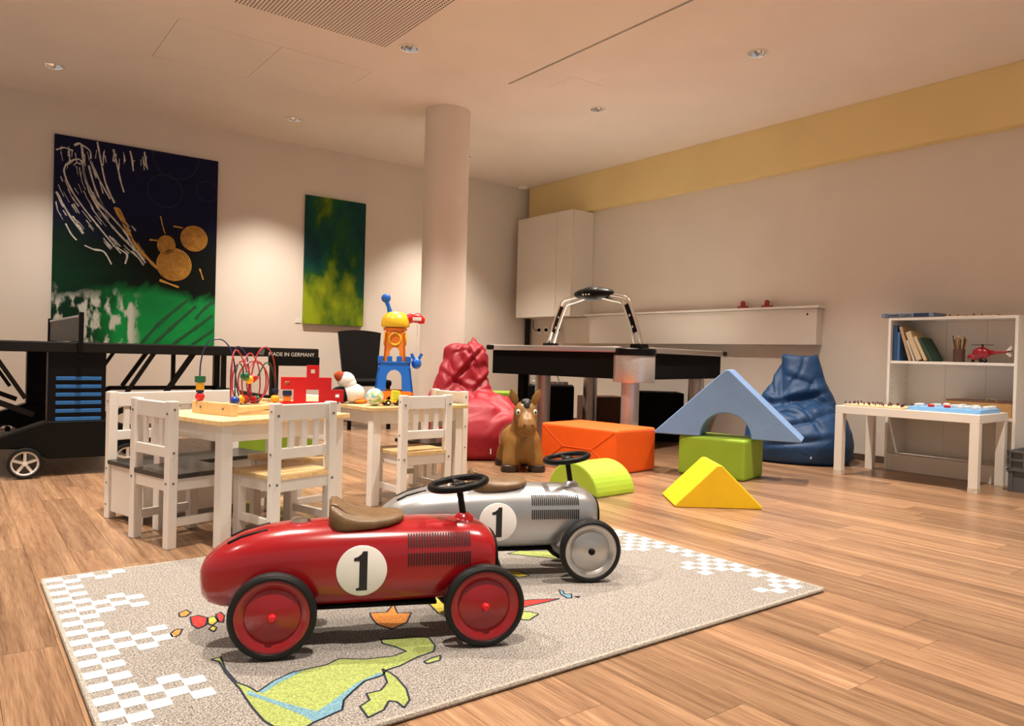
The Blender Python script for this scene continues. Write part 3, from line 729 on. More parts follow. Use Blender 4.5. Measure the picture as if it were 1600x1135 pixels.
# bead maze (local frame of table 1: x along its long side)
def local(t, x, y, z=0): return t.matrix_basis @ Vector((x, y, z))
bmz = thing('bead_maze', 'wooden bead maze toy with coloured wire loops and beads', 'toy', (0.822, 3.000, .4665), rad(20))
for x in (0, .30): MB().box((x, .0, .024), (.024, .255, .048)).build('end_block', 'pinex', bmz, bevel=.003)
for y in (-.095, -.05, .0, .05, .095): MB().b2((.012, y-.014, .020), (.288, y+.014, .036)).build('base_slat', 'pinex', bmz, bevel=.002)
for y in (-.07, .07): MB().lathe([(.005, 0), (.005, .002)], 10, TM((-.012, y, .026), ry=-PI/2)).build('screw', 'bolt', bmz)
def bez(pts, n=10):
    out = []
    for i in range(len(pts)-1):
        P = [Vector(pts[max(i-1, 0)]), Vector(pts[i]), Vector(pts[i+1]), Vector(pts[min(i+2, len(pts)-1)])]
        for j in range(n):
            t = j/n; a, b, c, d = P
            out.append(.5*((2*b)+(-a+c)*t+(2*a-5*b+4*c-d)*t*t+(-a+3*b-3*c+d)*t**3))
    out.append(Vector(pts[-1])); return out
def wire(pts, m): return MB().tube(bez([(p[0]*.76, p[1]*1.1, .04+(p[2]-.04)*1.28) for p in pts]), .0028, 8).build('wire', m, bmz, smooth=True)
wire([(0, .085, .04), (0, .085, .16), (.02, .065, .225), (.06, .02, .235), (.09, -.01, .19), (.10, -.03, .09), (.13, -.03, .035)], 'wire_b')
def loopw(cx, cy, cz, R, tilt, m, turns=2.0, adv=.16):
    pts = []
    for k in range(int(turns*12)+1):
        a = -PI/2+2*PI*k/12
        pts.append((cx+R*math.cos(a)*math.cos(tilt)+adv*k/(turns*12), cy+R*math.cos(a)*math.sin(tilt), cz+R*math.sin(a)))
    return wire(pts, m)
wire([(.03, -.06, .04), (.045, -.05, .12), (.07, -.03, .185), (.13, .0, .205), (.20, .02, .16), (.23, .02, .09), (.20, .0, .045), (.15, -.02, .06), (.13, -.03, .12), (.16, -.02, .18), (.22, 0, .195), (.29, .02, .15), (.30, .02, .08), (.26, .01, .045), (.21, -.01, .07), (.20, -.02, .13), (.24, -.02, .20), (.30, -.02, .215), (.36, -.01, .16), (.385, 0, .04)], 'wire_r')
wire([(.03, -.085, .04), (.03, -.085, .13), (.06, -.075, .165), (.10, -.06, .15), (.125, -.05, .115), (.18, -.05, .11), (.22, -.05, .14), (.25, -.05, .165), (.29, -.05, .16), (.32, -.05, .10), (.32, -.05, .035)], 'wire_g')
for cx_, cy_, tl_ in ((.12, .0, .35), (.17, -.01, -.3), (.21, .02, .25)):
    MB().tube([(cx_+.062*math.cos(a*PI/16)*math.cos(tl_), cy_+.062*math.cos(a*PI/16)*math.sin(tl_), .125+.082*math.sin(a*PI/16)) for a in range(32)], .0028, 8, closed=True).build('wire', 'wire_r', bmz, smooth=True)
wire([(.18, .08, .035), (.18, .08, .15), (.20, .07, .215), (.24, .05, .19), (.25, .04, .12), (.25, .04, .035)], 'wire_b')
def bead(p, m, r=.0165, kind=0, h=.02):
    mb = MB(); p = (p[0]*.76, p[1]*1.1, .05+(p[2]-.05)*(1.28 if p[0] > .05 else 1.0)); r *= 1.08
    if kind == 0: mb.sphere(p, r, 18, 12)
    elif kind == 1: mb.lathe([(r, -h/2), (r, h/2)], 8, TM(p, rz=.4))
    else: mb.lathe([(.003, -h), (r, 0), (.003, h)], 6, TM(p, ry=PI/2))
    return mb.build('bead', m, bmz, smooth=kind == 0)
bead((0, .085, .064), 'red_w'); bead((0, .085, .087), 'navy_w', .014, 1, .012); bead((0, .085, .105), 'yellow_w', .0145, 1, .028); bead((0, .085, .133), 'green_w', .019, 1, .024)
bead((.03, -.085, .058), 'blue_w', .0165); bead((.122, -.03, .056), 'yellow_w', .016); bead((.155, -.02, .056), 'red_w', .015); bead((.185, .0, .052), 'green_w', .0145)
bead((.125, -.05, .128), 'green_w', .0165); bead((.152, -.05, .117), 'yellow_w', .0155); bead((.180, -.05, .122), 'red_w', .018, 2, .022)
bead((.245, .01, .05), 'red_w', .015); bead((.275, .015, .05), 'green_w', .0145); bead((.32, -.05, .055), 'yellow_w', .0165); bead((.32, -.05, .08), 'navy_w', .014, 1, .014)
# red interlocking puzzle plate
rz_p = rad(-21)
pz = thing('puzzle_plate', 'bright red interlocking plastic puzzle plate standing on the table', 'toy', (1.160, 2.925, .4665), rz_p)
cz = .0495; th = .03
filled = {(0, 2): 1, (1, 0): 1, (1, 1): 0, (1, 2): 0, (1, 3): 0, (2, 1): 0, (2, 3): 0, (2, 4): 1, (3, 0): 1, (3, 1): 0, (3, 2): 0, (3, 3): 0}
mb = MB()
for (r, c), hole in filled.items():
    x0, x1 = (c-2)*cz, (c-1)*cz; z0, z1 = (3-r)*cz, (4-r)*cz
    if hole:
        q = cz*.34
        for a in ((x0, x0+q, z0, z1), (x1-q, x1, z0, z1), (x0+q, x1-q, z0, z0+q), (x0+q, x1-q, z1-q, z1)): mb.b2((a[0], -th/2, a[2]), (a[1], th/2, a[3]))
    else: mb.b2((x0, -th/2, z0), (x1, th/2, z1))
mb.build('plate', 'red_pl', pz)
MB().b2((-.092, -.014, .073), (-.056, .014, .094)).build('block_bead', 'navy_w', pz, bevel=.004); MB().b2((-.089, -.012, .050), (-.059, .012, .072)).build('block_bead', 'orange_pl', pz, bevel=.003)
MB().sphere((-.073, 0, .121), .008, 12, 8).build('block_bead', 'yellow_pl', pz, smooth=True); MB().sphere((-.073, 0, .024), .008, 12, 8).build('block_bead', 'navy_w', pz, smooth=True)

# castle toy on table 2
cs = thing('castle_toy', 'blue and orange plastic castle tower toy with yellow top', 'toy', (1.818, 3.412, .4665), rad(-28))
def arch_wall(mb, w0, w1, z0, z1, hw, ah, n=10, th=.012):
    # one tapered wall with an arched doorway, facing -y at distance; built as panels around the opening
    pass
def tower(z0, z1, r0, r1, ah, aw, m, name, sides=4, th=.010):
    # hollow tapered square tower with an arched opening in every side
    mb = MB()
    for k in range(sides):
        R = Matrix.Rotation(k*2*PI/sides, 4, 'Z')
        N = 10; outer = []; 
        def P(u, z, dep):
            r = r0+(r1-r0)*(z-z0)/(z1-z0)-dep
            return R @ Vector((u*(r+dep)/r0 if False else u*(r0+(r1-r0)*(z-z0)/(z1-z0))/r0, -r, z))
        arc = [(-aw, z0)]+[(-aw*math.cos(PI*i/N), ah-aw+aw*math.sin(PI*i/N)) for i in range(N+1)]+[(aw, z0)]
        out = [(-r0, z0)]+[(-r0, z1)]+[(-r0+2*r0*(i)/(N-1), z1) for i in range(1, N-1)]+[(r0, z1)]+[(r0, z0)]
        # match counts
        M_ = len(arc); out2 = []
        L_ = [(-r0, z0), (-r0, z1), (r0, z1), (r0, z0)]
        tot = (z1-z0)*2+2*r0
        for i in range(M_):
            s = tot*i/(M_-1)
            if s < z1-z0: out2.append((-r0, z0+s))
            elif s < z1-z0+2*r0: out2.append((-r0+s-(z1-z0), z1))
            else: out2.append((r0, z1-(s-(z1-z0)-2*r0)))
        vs = []
        for dep in (0, th):
            for a, b in zip(arc, out2): vs += [P(a[0], a[1], dep), P(b[0], b[1], dep)]
        n2 = 2*M_; fs = []
        for i in range(M_-1):
            fs += [(2*i, 2*i+1, 2*i+3, 2*i+2), (n2+2*i+2, n2+2*i+3, n2+2*i+1, n2+2*i), (2*i+2, n2+2*i+2, n2+2*i, 2*i)[::1] and (2*i, 2*i+2, n2+2*i+2, n2+2*i), (2*i+1, n2+2*i+1, n2+2*i+3, 2*i+3)]
        mb.add(vs, fs)
    return mb.build(name, m, cs)
tower(0, .065, .100, .097, .045, .045, 'orange_pl', 'base_ring')
tower(.062, .205, .096, .078, .172, .042, 'blue_pl', 'castle_wall')
mb = MB().b2((-.082, -.082, .203), (.082, .082, .213))
for a in (-.07, -.024, .024, .07):
    for b in (-.07, .07): mb.box((a, b, .225), (.026, .022, .03)); mb.box((b, a, .225), (.022, .026, .03))
mb.build('battlement', 'blue_pl', cs, bevel=.003)
tower(.213, .372, .056, .047, .285, .026, 'orange_pl', 'tower_wall')
for k in range(4):
    R = Matrix.Rotation(k*PI/2, 4, 'Z')
    MB().tube([R @ Vector((.028*math.cos(a*PI/12), -.053, .327+.030*math.sin(a*PI/12))) for a in range(24)], .005, 8, closed=True).build('window_ring', 'yellow_pl', cs, smooth=True)
MB().lathe([(.057, .370), (.060, .374), (.060, .382), (.05, .386)], 24).build('collar', 'orange_pl', cs, smooth=True)
MB().lathe([(.068, .388), (.073, .396), (.070, .425), (.058, .450), (.035, .464), (.003, .468)], 28).build('tower_roof', 'yellow_pl', cs, smooth=True)
T = TM((-.028, 0, .462), ry=rad(-8))
mb = MB().tube([T @ Vector((0, 0, 0)), T @ Vector((-.004, 0, .03)), T @ Vector((-.010, 0, .055))], [.014, .010, .012], 12); mb.sphere(T @ Vector((-.012, 0, .075)), .024, 16, 12, (1, .7, 1)); mb.build('crank', 'blue_pl', cs, smooth=True)
mb = MB().tube([(.05, 0, .425), (.085, 0, .440), (.115, 0, .438), (.132, 0, .425), (.134, 0, .41)], [.024, .026, .026, .022, .014], 14); ar = mb.build('crane_arm', 'red_pl', cs, smooth=True)
MB().box((.108, -.0245, .432), (.045, .006, .018)).build('arm_badge', 'disc', ar, bevel=.004)
MB().tube([(.112, 0, .405), (.112, 0, .25)], .0016, 6).build('string', 'disc', cs)
mb = MB().sphere((.112, 0, .205), .026, 14, 10, (1, .8, 1.1)); mb.tube([(.10, 0, .225), (.085, 0, .255)], .008, 8); mb.tube([(.122, 0, .225), (.138, 0, .256)], .008, 8); mb.build('hook_figure', 'blue_pl', cs, smooth=True)
# puffin plush
pf = thing('puffin_plush', 'black and white plush puffin lying on the castle toy table', 'plush toy', (1.592, 3.452, .4665), rad(-32)); pf.scale = (.88, .88, .88)
mb = MB(); mb.sphere((.02, 0, .058), .058, 18, 12, (1.15, .95, .95)); o = mb.build('belly', 'plush_w', pf, smooth='all')
mb = MB(); mb.sphere((-.045, -.008, .048), .055, 18, 12, (1.15, .95, .85)); mb.sphere((-.088, -.01, .028), .033, 14, 10, (1.3, 1, .75)); mb.sphere((.03, .035, .055), .05, 14, 10); mb.build('back', 'plush_b', pf, smooth='all')
MB().sphere((-.062, -.054, .052), .026, 14, 10, (1.1, .35, .5)).build('wing', 'plush_w', pf, smooth='all')
mb = MB(); mb.sphere((-.02, -.01, .132), .045, 18, 12, (1.15, .95, 1.0)); mb.sphere((.0, -.005, .112), .04, 14, 10); hd = mb.build('head', 'plush_w', pf, smooth='all')
mb = MB().tube([(-.045, -.018, .146), (-.068, -.024, .158), (-.084, -.028, .158)], [.034, .026, .008], 14); mb.build('beak', 'beak', hd, smooth=True)
MB().sphere((.062, -.03, .012), .024, 14, 8, (1.3, .9, .5)).build('foot', 'foot', pf, smooth='all'); MB().sphere((.075, .02, .012), .024, 14, 8, (1.3, .9, .5)).build('foot', 'foot', pf, smooth='all')
# toy truck with patterned ball
m_, t_, b_ = new_mat('patterned_ball'); tc = t_.nodes.new('ShaderNodeTexCoord'); vo = t_.nodes.new('ShaderNodeTexVoronoi'); vo.inputs['Scale'].default_value = 70
t_.links.new(tc.outputs['Object'], vo.inputs['Vector']); rr = t_.nodes.new('ShaderNodeValToRGB'); e = rr.color_ramp.elements
e[0].color = (.75, .74, .68, 1); e[1].color = (.02, .22, .20, 1)
for p_, c_ in ((.35, (.20, .55, .50)), (.55, (.70, .70, .62)), (.8, (.35, .50, .12))):
    k = e.new(p_); k.color = (*c_, 1)
rr.color_ramp.interpolation = 'CONSTANT'
sx = t_.nodes.new('ShaderNodeSeparateColor'); t_.links.new(vo.outputs['Color'], sx.inputs[0]); t_.links.new(sx.outputs[0], rr.inputs[0]); t_.links.new(rr.outputs[0], b_.inputs['Base Color']); M['ball'] = m_
tk = thing('toy_truck', 'small yellow and green toy truck on the castle table', 'toy', (1.715, 3.262, .4665), rad(-8))
MB().b2((-.03, -.024, .014), (.055, .024, .026)).build('chassis', 'yellow_pl', tk, bevel=.003)
MB().prism([(.012, .026), (.054, .026), (.056, .045), (.046, .072), (.016, .074)], -.023, .023, TM(rx=PI/2)).build('cab', mat('lime_plastic', (.62, .62, .03), .35), tk, bevel=.004)
for x in (-.015, .042):
    for y in (-.026, .026):
        w = MB().lathe([(.013, -.006), (.014, -.003), (.014, .003), (.013, .006)], 18, TM((x, y, .0142), rx=PI/2)).build('wheel', 'rubber', tk, smooth=True)
        MB().lathe([(.006, -.0068), (.006, .0068)], 12, TM((x, y, .0142), rx=PI/2)).build('hub', 'disc', w)
tag(MB().sphere((0, 0, .042), .042, 24, 16).build('patterned_ball', 'ball', smooth='all', loc=(1.638, 3.264, .4665)), 'small patterned fabric ball beside the toy truck', 'ball')

# ------------------------------------------------------------------ beanbags
def se_ring(cx, cy, z, hw, hd, n=40, e=2.4):
    out = []
    for j in range(n):
        a = 2*PI*j/n; c, si = math.cos(a), math.sin(a)
        out.append((cx+math.copysign(abs(c)**(2/e), c)*hw, cy+math.copysign(abs(si)**(2/e), si)*hd, z))
    return out
def zloft(mb, rings):
    n = len(rings[0]); vs = [p for r in rings for p in r]; fs = []
    for i in range(len(rings)-1):
        for j in range(n): fs.append((i*n+j, i*n+(j+1) % n, (i+1)*n+(j+1) % n, (i+1)*n+j))
    fs += [tuple(range(n))[::-1], tuple((len(rings)-1)*n+j for j in range(n))]
    mb.add(vs, fs)
def beanbag(name, label, m, loc, rz, body, backr, ears, seed, folds):
    # body and back: (x, y, z, half width, half depth) rings, fused by remeshing, then creased
    t = thing(name, label, 'beanbag', loc, rz)
    mb = MB(); zloft(mb, [se_ring(*r) for r in body]); zloft(mb, [se_ring(*r) for r in backr])
    for (p, r_) in ears: mb.sphere(p, r_, 14, 10)
    tmp = mb.build('bag_form', m); remesh(tmp, .011, 14)
    dg = bpy.context.evaluated_depsgraph_get(); me = bpy.data.meshes.new_from_object(tmp.evaluated_get(dg)); bpy.data.objects.remove(tmp)
    zmax = max(v.co.z for v in me.vertices)
    nrm = [v.normal.copy() for v in me.vertices]
    for v, n_ in zip(me.vertices, nrm):
        p = v.co.copy(); h = p.z/zmax
        q = Vector((p.x*3.2, p.y*3.2, p.z*2.0+seed))
        w_ = q+.55*Vector((noise.noise(q*.9), noise.noise(q*.9+Vector((9, 2, 4))), noise.noise(q*.9+Vector((1, 8, 3)))))
        c1 = max(0, 1-abs(noise.noise(w_*1.0))*5.0); c2 = max(0, 1-abs(noise.noise(w_*2.0+Vector((5, 5, 5))))*4.0)
        k = min(1, max(0, (h-.22)/.2))
        d = -.030*k*c1-.012*k*c2+.012*noise.noise(q*1.2)
        for (fx, fz, sl, ln, dp) in folds:      # long drawn folds on the room side
            if p.y < .30:
                off = (p.z-fz)-sl*(p.x-fx)
                if abs(p.x-fx) < ln: d -= dp*math.exp(-(off/.018)**2)*(1-(abs(p.x-fx)/ln)**2)-dp*.5*math.exp(-((off-.045)/.025)**2)*(1-(abs(p.x-fx)/ln)**2)
        if p.z > .02: v.co = p+n_*d
        else: v.co.z = max(0, p.z)
    for v in me.vertices: v.co.z = max(0, v.co.z)
    for p in me.polygons: p.use_smooth = True
    o = bpy.data.objects.new('bag', me); COL.objects.link(o); o.parent = t
    s_ = o.modifiers.new('s', 'SMOOTH'); s_.iterations = 1
    # fabric loop on the top and maker's tag by the hem
    MB().box((body[2][0]+.10, body[2][1]-body[2][4]*.95, .07), (.008, .006, .035)).build('fabric_tag', 'disc', t)
    return t
beanbag('beanbag', 'slouching red nylon beanbag chair beside the round column', 'redfab', (3.01, 4.46, 0), rad(-33),
        [(.02, 0, 0, .31, .29), (.02, 0, .03, .345, .325), (.03, 0, .16, .365, .345), (.035, .01, .28, .355, .335), (.03, .03, .37, .315, .29), (.02, .05, .43, .25, .22), (.01, .07, .465, .15, .13)],
        [(-.08, .13, .20, .27, .17), (-.085, .15, .40, .255, .16), (-.085, .165, .50, .215, .145), (-.075, .18, .60, .19, .135), (-.065, .19, .70, .178, .12), (-.06, .195, .775, .155, .10), (-.05, .20, .81, .10, .07)],
        [((-.01, .20, .815), .036), ((.0, .20, .84), .022)], 1.7,
        [(-.06, .62, 1.1, .16, .022), (.0, .70, -2.2, .07, .03), (-.10, .52, -.6, .16, .02), (.05, .50, .9, .12, .02), (.16, .40, -.5, .14, .012)])
beanbag('beanbag', 'dark blue nylon beanbag chair leaning at the right wall', 'bluefab', (5.10, 3.17, 0), rad(-60),
        [(0, 0, 0, .34, .30), (0, 0, .03, .375, .33), (0, 0, .13, .39, .345), (0, .01, .24, .375, .33), (0, .03, .33, .34, .29), (0, .05, .40, .27, .22), (0, .07, .43, .15, .12)],
        [(-.02, .10, .20, .33, .18), (-.02, .12, .38, .305, .16), (-.015, .14, .48, .265, .14), (-.01, .155, .58, .21, .12), (-.01, .165, .68, .17, .10), (-.01, .17, .76, .145, .075), (-.01, .17, .785, .135, .06)],
        [((-.125, .17, .775), .026), ((.105, .17, .78), .026)], 4.2,
        [(-.02, .46, .25, .25, .028), (-.10, .38, -.4, .2, .022), (.10, .33, .35, .2, .022), (0, .16, .15, .26, .016), (0, .60, -.3, .14, .012)])

# ------------------------------------------------------------------ foam blocks
def foam_box(label, m, loc, rz, d):
    return tag(MB().box((0, 0, d[2]/2), d).build('foam_block', m, bevel=.018, seg=3, loc=loc, rz=rz), label, 'foam block')
foam_box('large orange foam block beside the brown hopping horse', 'orange', (3.455, 3.615, 0), rad(8), (.42, .64, .28))
ob = bpy.data.objects['foam_block.001'] if 'foam_block.001' in bpy.data.objects else None
gb = foam_box('green foam block carrying the blue arch', 'green', (3.935, 2.985, 0), rad(14), (.31, .44, .25))
for p_, q_ in (((-.2115, .30, .265), (-.2115, .12, .14)), ((-.2115, .12, .14), (-.2115, .30, .02)), ((-.2115, -.30, .265), (-.2115, -.12, .14)), ((-.2115, -.12, .14), (-.2115, -.30, .02)), ((-.2115, .12, .14), (-.2115, -.12, .14))):
    MB().tube([p_, q_], .0022, 6).build('seam', 'orange', ob)
# blue triangular arch on the green block
def arch_poly(L, h, r, n=16):
    pts = [(-L/2, 0), (-r, 0)]+[(-r*math.cos(PI*i/n), r*math.sin(PI*i/n)) for i in range(1, n)]+[(r, 0), (L/2, 0), (L/2+.004, .012), (.016, h-.006), (0, h), (-.016, h-.006), (-L/2-.004, .012)]
    return pts
ang = math.atan2(2.502-3.282, 4.063-3.638)
ab = MB().prism(arch_poly(.885, .425, .155), -.125, .125, TM(rx=PI/2)).build('foam_arch', 'skyblue', bevel=.012, seg=2, loc=(3.85+.878*.125, 2.89+.478*.125, .2505), rz=ang)
tag(ab, 'blue triangular foam arch balanced on the green block', 'foam block')
yp = MB().prism([(-.213, 0), (.213, 0), (.218, .010), (.012, .212), (-.012, .212), (-.218, .010)], -.16, .16, TM(rx=PI/2)).build('foam_wedge', 'yellow', bevel=.010, seg=2, rz=math.atan2(2.177-2.436, 3.206-2.868))
yp.location = ((2.868+3.206)/2+.098, (2.436+2.177)/2+.126, 0)
tag(yp, 'yellow triangular foam wedge on the floor before the blue arch', 'foam block')
hc = [(-.185, 0), (.185, 0)]+[(.185*math.cos(PI*i/20), .165*math.sin(PI*i/20)) for i in range(1, 20)]
tag(MB().prism(hc, -.15, .15, TM(rx=PI/2)).build('foam_half_cylinder', 'lime', bevel=.010, seg=2, loc=(2.815, 2.985, 0), rz=rad(94)), 'lime green foam half cylinder behind the silver racer', 'foam block')

# ------------------------------------------------------------------ hopping horse
hr = thing('hopping_horse', 'brown rubber hopping horse with black forelock by the orange block', 'toy', (2.93, 3.77, 0), rad(-28))
# local: -y is forward (towards the viewer)
mb = MB()
mb.sphere((0, .07, .170), .130, 24, 18, (.98, 1.25, .95)); mb.sphere((0, -.05, .165), .122, 24, 18, (1.0, .95, 1.05))
for s_ in (-1, 1):
    for y in (-.10, .16):
        mb.tube([(s_*.055, y*.8, .13), (s_*.080, y, .07), (s_*.086, y*1.05, .03)], [.070, .056, .050], 16)
mb.tube([(0, -.05, .22), (0, -.095, .29), (0, -.115, .35)], [.095, .078, .072], 18)
mb.sphere((0, -.125, .372), .076, 20, 14, (.98, 1.05, 1.0))
mb.tube([(0, -.14, .355), (0, -.195, .315), (0, -.222, .295)], [.066, .056, .054], 18); mb.sphere((0, -.222, .292), .056, 18, 12, (1.12, .8, .85))
mb.sphere((0, .22, .18), .03, 12, 8)
bo = mb.build('body', 'horse', hr, smooth='all'); remesh(bo, .010, 8)
for s_ in (-1, 1):
    T = TM((s_*.054, -.105, .422), rx=rad(8), ry=rad(22*s_))
    MB().lathe([(.008, -.01), (.024, .025), (.026, .05), (.016, .085), (.002, .105)], 16, T @ Matrix.Diagonal((1, .45, 1, 1))).build('ear', 'horse', hr, smooth=True)
    e_ = MB().sphere((s_*.052, -.182, .378), .0165, 16, 12, (.8, .7, 1.1)).build('eye', 'eye', hr, smooth='all')
    MB().sphere((s_*.0545, -.191, .378), .0085, 12, 10, (.8, .7, 1.1)).build('pupil', 'pupil', e_, smooth='all')
    MB().sphere((s_*.026, -.263, .308), .007, 10, 8).build('nostril', 'saddle', hr, smooth='all')
    for y in (-.105, .168): MB().lathe([(.052, 0), (.057, .012), (.052, .04), (.035, .052)], 20, TM((s_*.086, y*1.03, 0))).build('hoof', 'hoof', hr, smooth=True)
mb = MB(); mb.sphere((0, -.150, .438), .034, 14, 10, (1, 1.0, .7)); mb.sphere((0, -.180, .418), .026, 12, 8, (.8, .8, 1.2)); mb.build('forelock', 'mane', hr, smooth='all')
MB().tube([(-.128*math.cos(a*PI/14-.2), .05+.05*math.sin(a*.4), .17+.125*math.sin(a*PI/14-.2)) for a in range(0, 15)], .006, 8).build('saddle_strap', 'saddle', hr, smooth=True)

# ------------------------------------------------------------------ table tennis table
tt = thing('table_tennis_table', 'black table tennis table with blue-slatted centre pod along the back wall', 'table tennis table', (.57, 5.48, 0))
ZT = .733
for s_ in (-1, 1):
    MB().b2((s_*1.37, -.7625, ZT-.02), (s_*.006, .7625, ZT)).build('table_half', mat('slate_top', (.02, .022, .026), .5), tt)
    for y in (-.755, .755): MB().b2((s_*1.37, y-.012, ZT-.058), (s_*.006, y+.012, ZT-.001)).build('edge_rail', 'blackmetal', tt, bevel=.006)
    MB().b2((s_*1.37-.012, -.7625, ZT-.058), (s_*1.37+.012, .7625, ZT-.001)).build('end_rail', 'blackmetal', tt, bevel=.006)
    MB().b2((s_*1.05, -.772, ZT-.115), (s_*1.385, -.745, ZT-.055)).build('corner_guard', 'black', tt, bevel=.004)
    for y in (-.66, .66):
        MB().bar((s_*1.12, y, ZT-.05), (s_*1.12, y, .02), .045, .045).build('leg', 'blackmetal', tt); MB().bar((s_*.80, y, ZT-.05), (s_*.80, y, .42), .028, .028).build('leg_brace', 'blackmetal', tt)
        MB().bar((s_*.62, y, ZT-.05), (s_*.45, y, .42), .028, .028).build('strut', 'blackmetal', tt); MB().bar((s_*.40, y, ZT-.05), (s_*.24, y, .42), .022, .022).build('strut', 'blackmetal', tt)
        MB().bar((s_*1.12, y, .405), (s_*.36, y, .405), .03, .03).build('lower_rail', 'blackmetal', tt); MB().bar((s_*.37, y, .405), (s_*.20, y, .33), .03, .03).build('lower_rail', 'blackmetal', tt)
    MB().bar((s_*1.12, -.66, .40), (s_*1.12, .66, .40), .03, .03).build('cross_bar', 'blackmetal', tt)
text_mesh('rail_lettering', 'MADE IN GERMANY', .034, 'paper', TM((1.195, -.7728, ZT-.042), rx=PI/2), tt)
MB().prism([(-.02, -.018), (.012, -.018), (.02, .018), (-.012, .018)], 0, .0008, TM((1.00, -.7722, ZT-.030), rx=PI/2)).build('rail_emblem', mat('grey_emblem', (.12, .12, .12), .5), tt)
for s_ in (-1, 1):
    y = s_*.70; f_ = s_
    pod = MB().b2((-.145, y-.05, .27), (.135, y+.05, ZT-.005)).build('pod', 'black', tt, bevel=.008)
    for k in range(6):
        z = .285+.046*k+.0
        MB().b2((-.108, y+f_*.052-.004, .300+k*.0445), (.112, y+f_*.052+.004, .320+k*.0445)).build('pod_slat', 'blue_slat', pod, bevel=.002)
    # skirt below the pod
    sk = [(-.15, .30), (.14, .30), (.40, .215), (.43, .17), (.26, .155), (.16, .095), (-.14, .095), (-.24, .155), (-.40, .16), (-.42, .20)]
    MB().prism(sk, -.06, .06, TM((0, y, 0), rx=PI/2)).build('skirt', 'black', tt, bevel=.008)
    for x in (-.245, .245):
        T = TM((x, y+f_*.085, .082), rx=PI/2*(-f_) if False else PI/2)
        w = MB().lathe([(.066, -.02), (.078, -.02), (.082, -.012), (.082, .012), (.078, .02), (.066, .02)], 36, T, caps=False).build('castor_tyre', 'rubber', tt, smooth=True)
        mb = MB().lathe([(.068, -.012), (.068, .012), (.060, .014), (.056, .012), (.056, -.012), (.060, -.014), (.068, -.012)], 36, T, caps=False); mb.lathe([(.012, -.016), (.012, .016)], 16, T)
        for k in range(5):
            a = 2*PI*k/5+.3; mb.bar(T @ Vector((.006*math.cos(a), .006*math.sin(a), 0)), T @ Vector((.058*math.cos(a), .058*math.sin(a), 0)), .014, .016, tuple((T.to_3x3() @ Vector((0, 0, 1)))))
        mb.build('castor_rim', 'white_w', w, smooth=True)
        MB().bar((x, y, .12), (x, y+f_*.06, .12), .03, .03).build('castor_bracket', 'black', tt)
MB().b2((-.03, -.70, .13), (.03, .70, .19)).build('centre_beam', 'blackmetal', tt)
for x0 in (-.42,):
    MB().bar((-.40, -.72, .19), (-.62, -.72, .50), .035, .02).build('hinge_arm', 'blackmetal', tt); MB().bar((-.40, .62, .19), (-.62, .62, .50), .035, .02).build('hinge_arm', 'blackmetal', tt)
# net
for y in (-.80, .80): MB().b2((-.012, y-.016, ZT-.05), (.012, y+.016, ZT+.165)).build('net_post', 'black', tt, bevel=.003)
m_, t_, b_ = new_mat('net_mesh'); tc = t_.nodes.new('ShaderNodeTexCoord'); n_ = t_.nodes.new('ShaderNodeTexNoise'); n_.inputs['Scale'].default_value = 60
t_.links.new(tc.outputs['Object'], n_.inputs['Vector']); rr = t_.nodes.new('ShaderNodeValToRGB'); rr.color_ramp.elements[0].position = .55; rr.color_ramp.elements[0].color = (.015, .015, .015, 1); rr.color_ramp.elements[1].position = .7; rr.color_ramp.elements[1].color = (.16, .15, .14, 1)
t_.links.new(n_.outputs[0], rr.inputs[0]); t_.links.new(rr.outputs[0], b_.inputs['Base Color']); M['net'] = m_
nb = MB().b2((-.0015, -.785, ZT+.005), (.0015, .785, ZT+.140)).build('net', 'net', tt)
MB().b2((-.004, -.785, ZT+.140), (.004, .785, ZT+.152)).build('net_tape', 'disc', nb)

# ------------------------------------------------------------------ black chair by the wall
bc = thing('dining_chair', 'black upholstered chair standing against the wall below green painting', 'chair', (3.16, 6.52, 0), rad(-12))
mb = MB(); N = 14; vs = []; fs = []
for dep in (0, 1):
    for i in range(N+1):
        z = .44+.47*i/N
        for j in range(11):
            u = -1+2*j/10
            hw = .165+.045*(i/N)
            zz = z+(.02*(1-u*u) if i == N else 0)
            vs.append((u*hw, .17+.06*(i/N)+.035*(1-u*u)+dep*.045, zz))
n1 = (N+1)*11
for i in range(N):
    for j in range(10):
        a = i*11+j; fs += [(a, a+1, a+12, a+11), (n1+a+11, n1+a+12, n1+a+1, n1+a)]
for i in range(N):
    for e_ in (0, 10): a = i*11+e_; q = (a, a+11, n1+a+11, n1+a); fs.append(q if e_ == 0 else q[::-1])
for j in range(10): fs += [(j, n1+j, n1+j+1, j+1), (N*11+j, N*11+j+1, n1+N*11+j+1, n1+N*11+j)]
mb.add(vs, fs).build('backrest', mat('black_leatherette', (.006, .006, .006), .5, spec=.2, bump=.05), bc, smooth=True)
MB().b2((-.205, -.23, .40), (.205, .18, .46)).build('seat', 'blackmatte', bc, bevel=.02, seg=3)
for sx_ in (-1, 1):
    MB().bar((sx_*.175, -.20, .40), (sx_*.185, -.21, 0), .032).build('leg', 'blackmatte', bc); MB().bar((sx_*.165, .17, .42), (sx_*.175, .22, 0), .032).build('leg', 'blackmatte', bc)

# ------------------------------------------------------------------ air hockey table
AH = rad(15)
ah = thing('air_hockey_table', 'black air hockey table with silver corner drum and scoring arch', 'air hockey table', (3.93, 3.70, 0), AH)
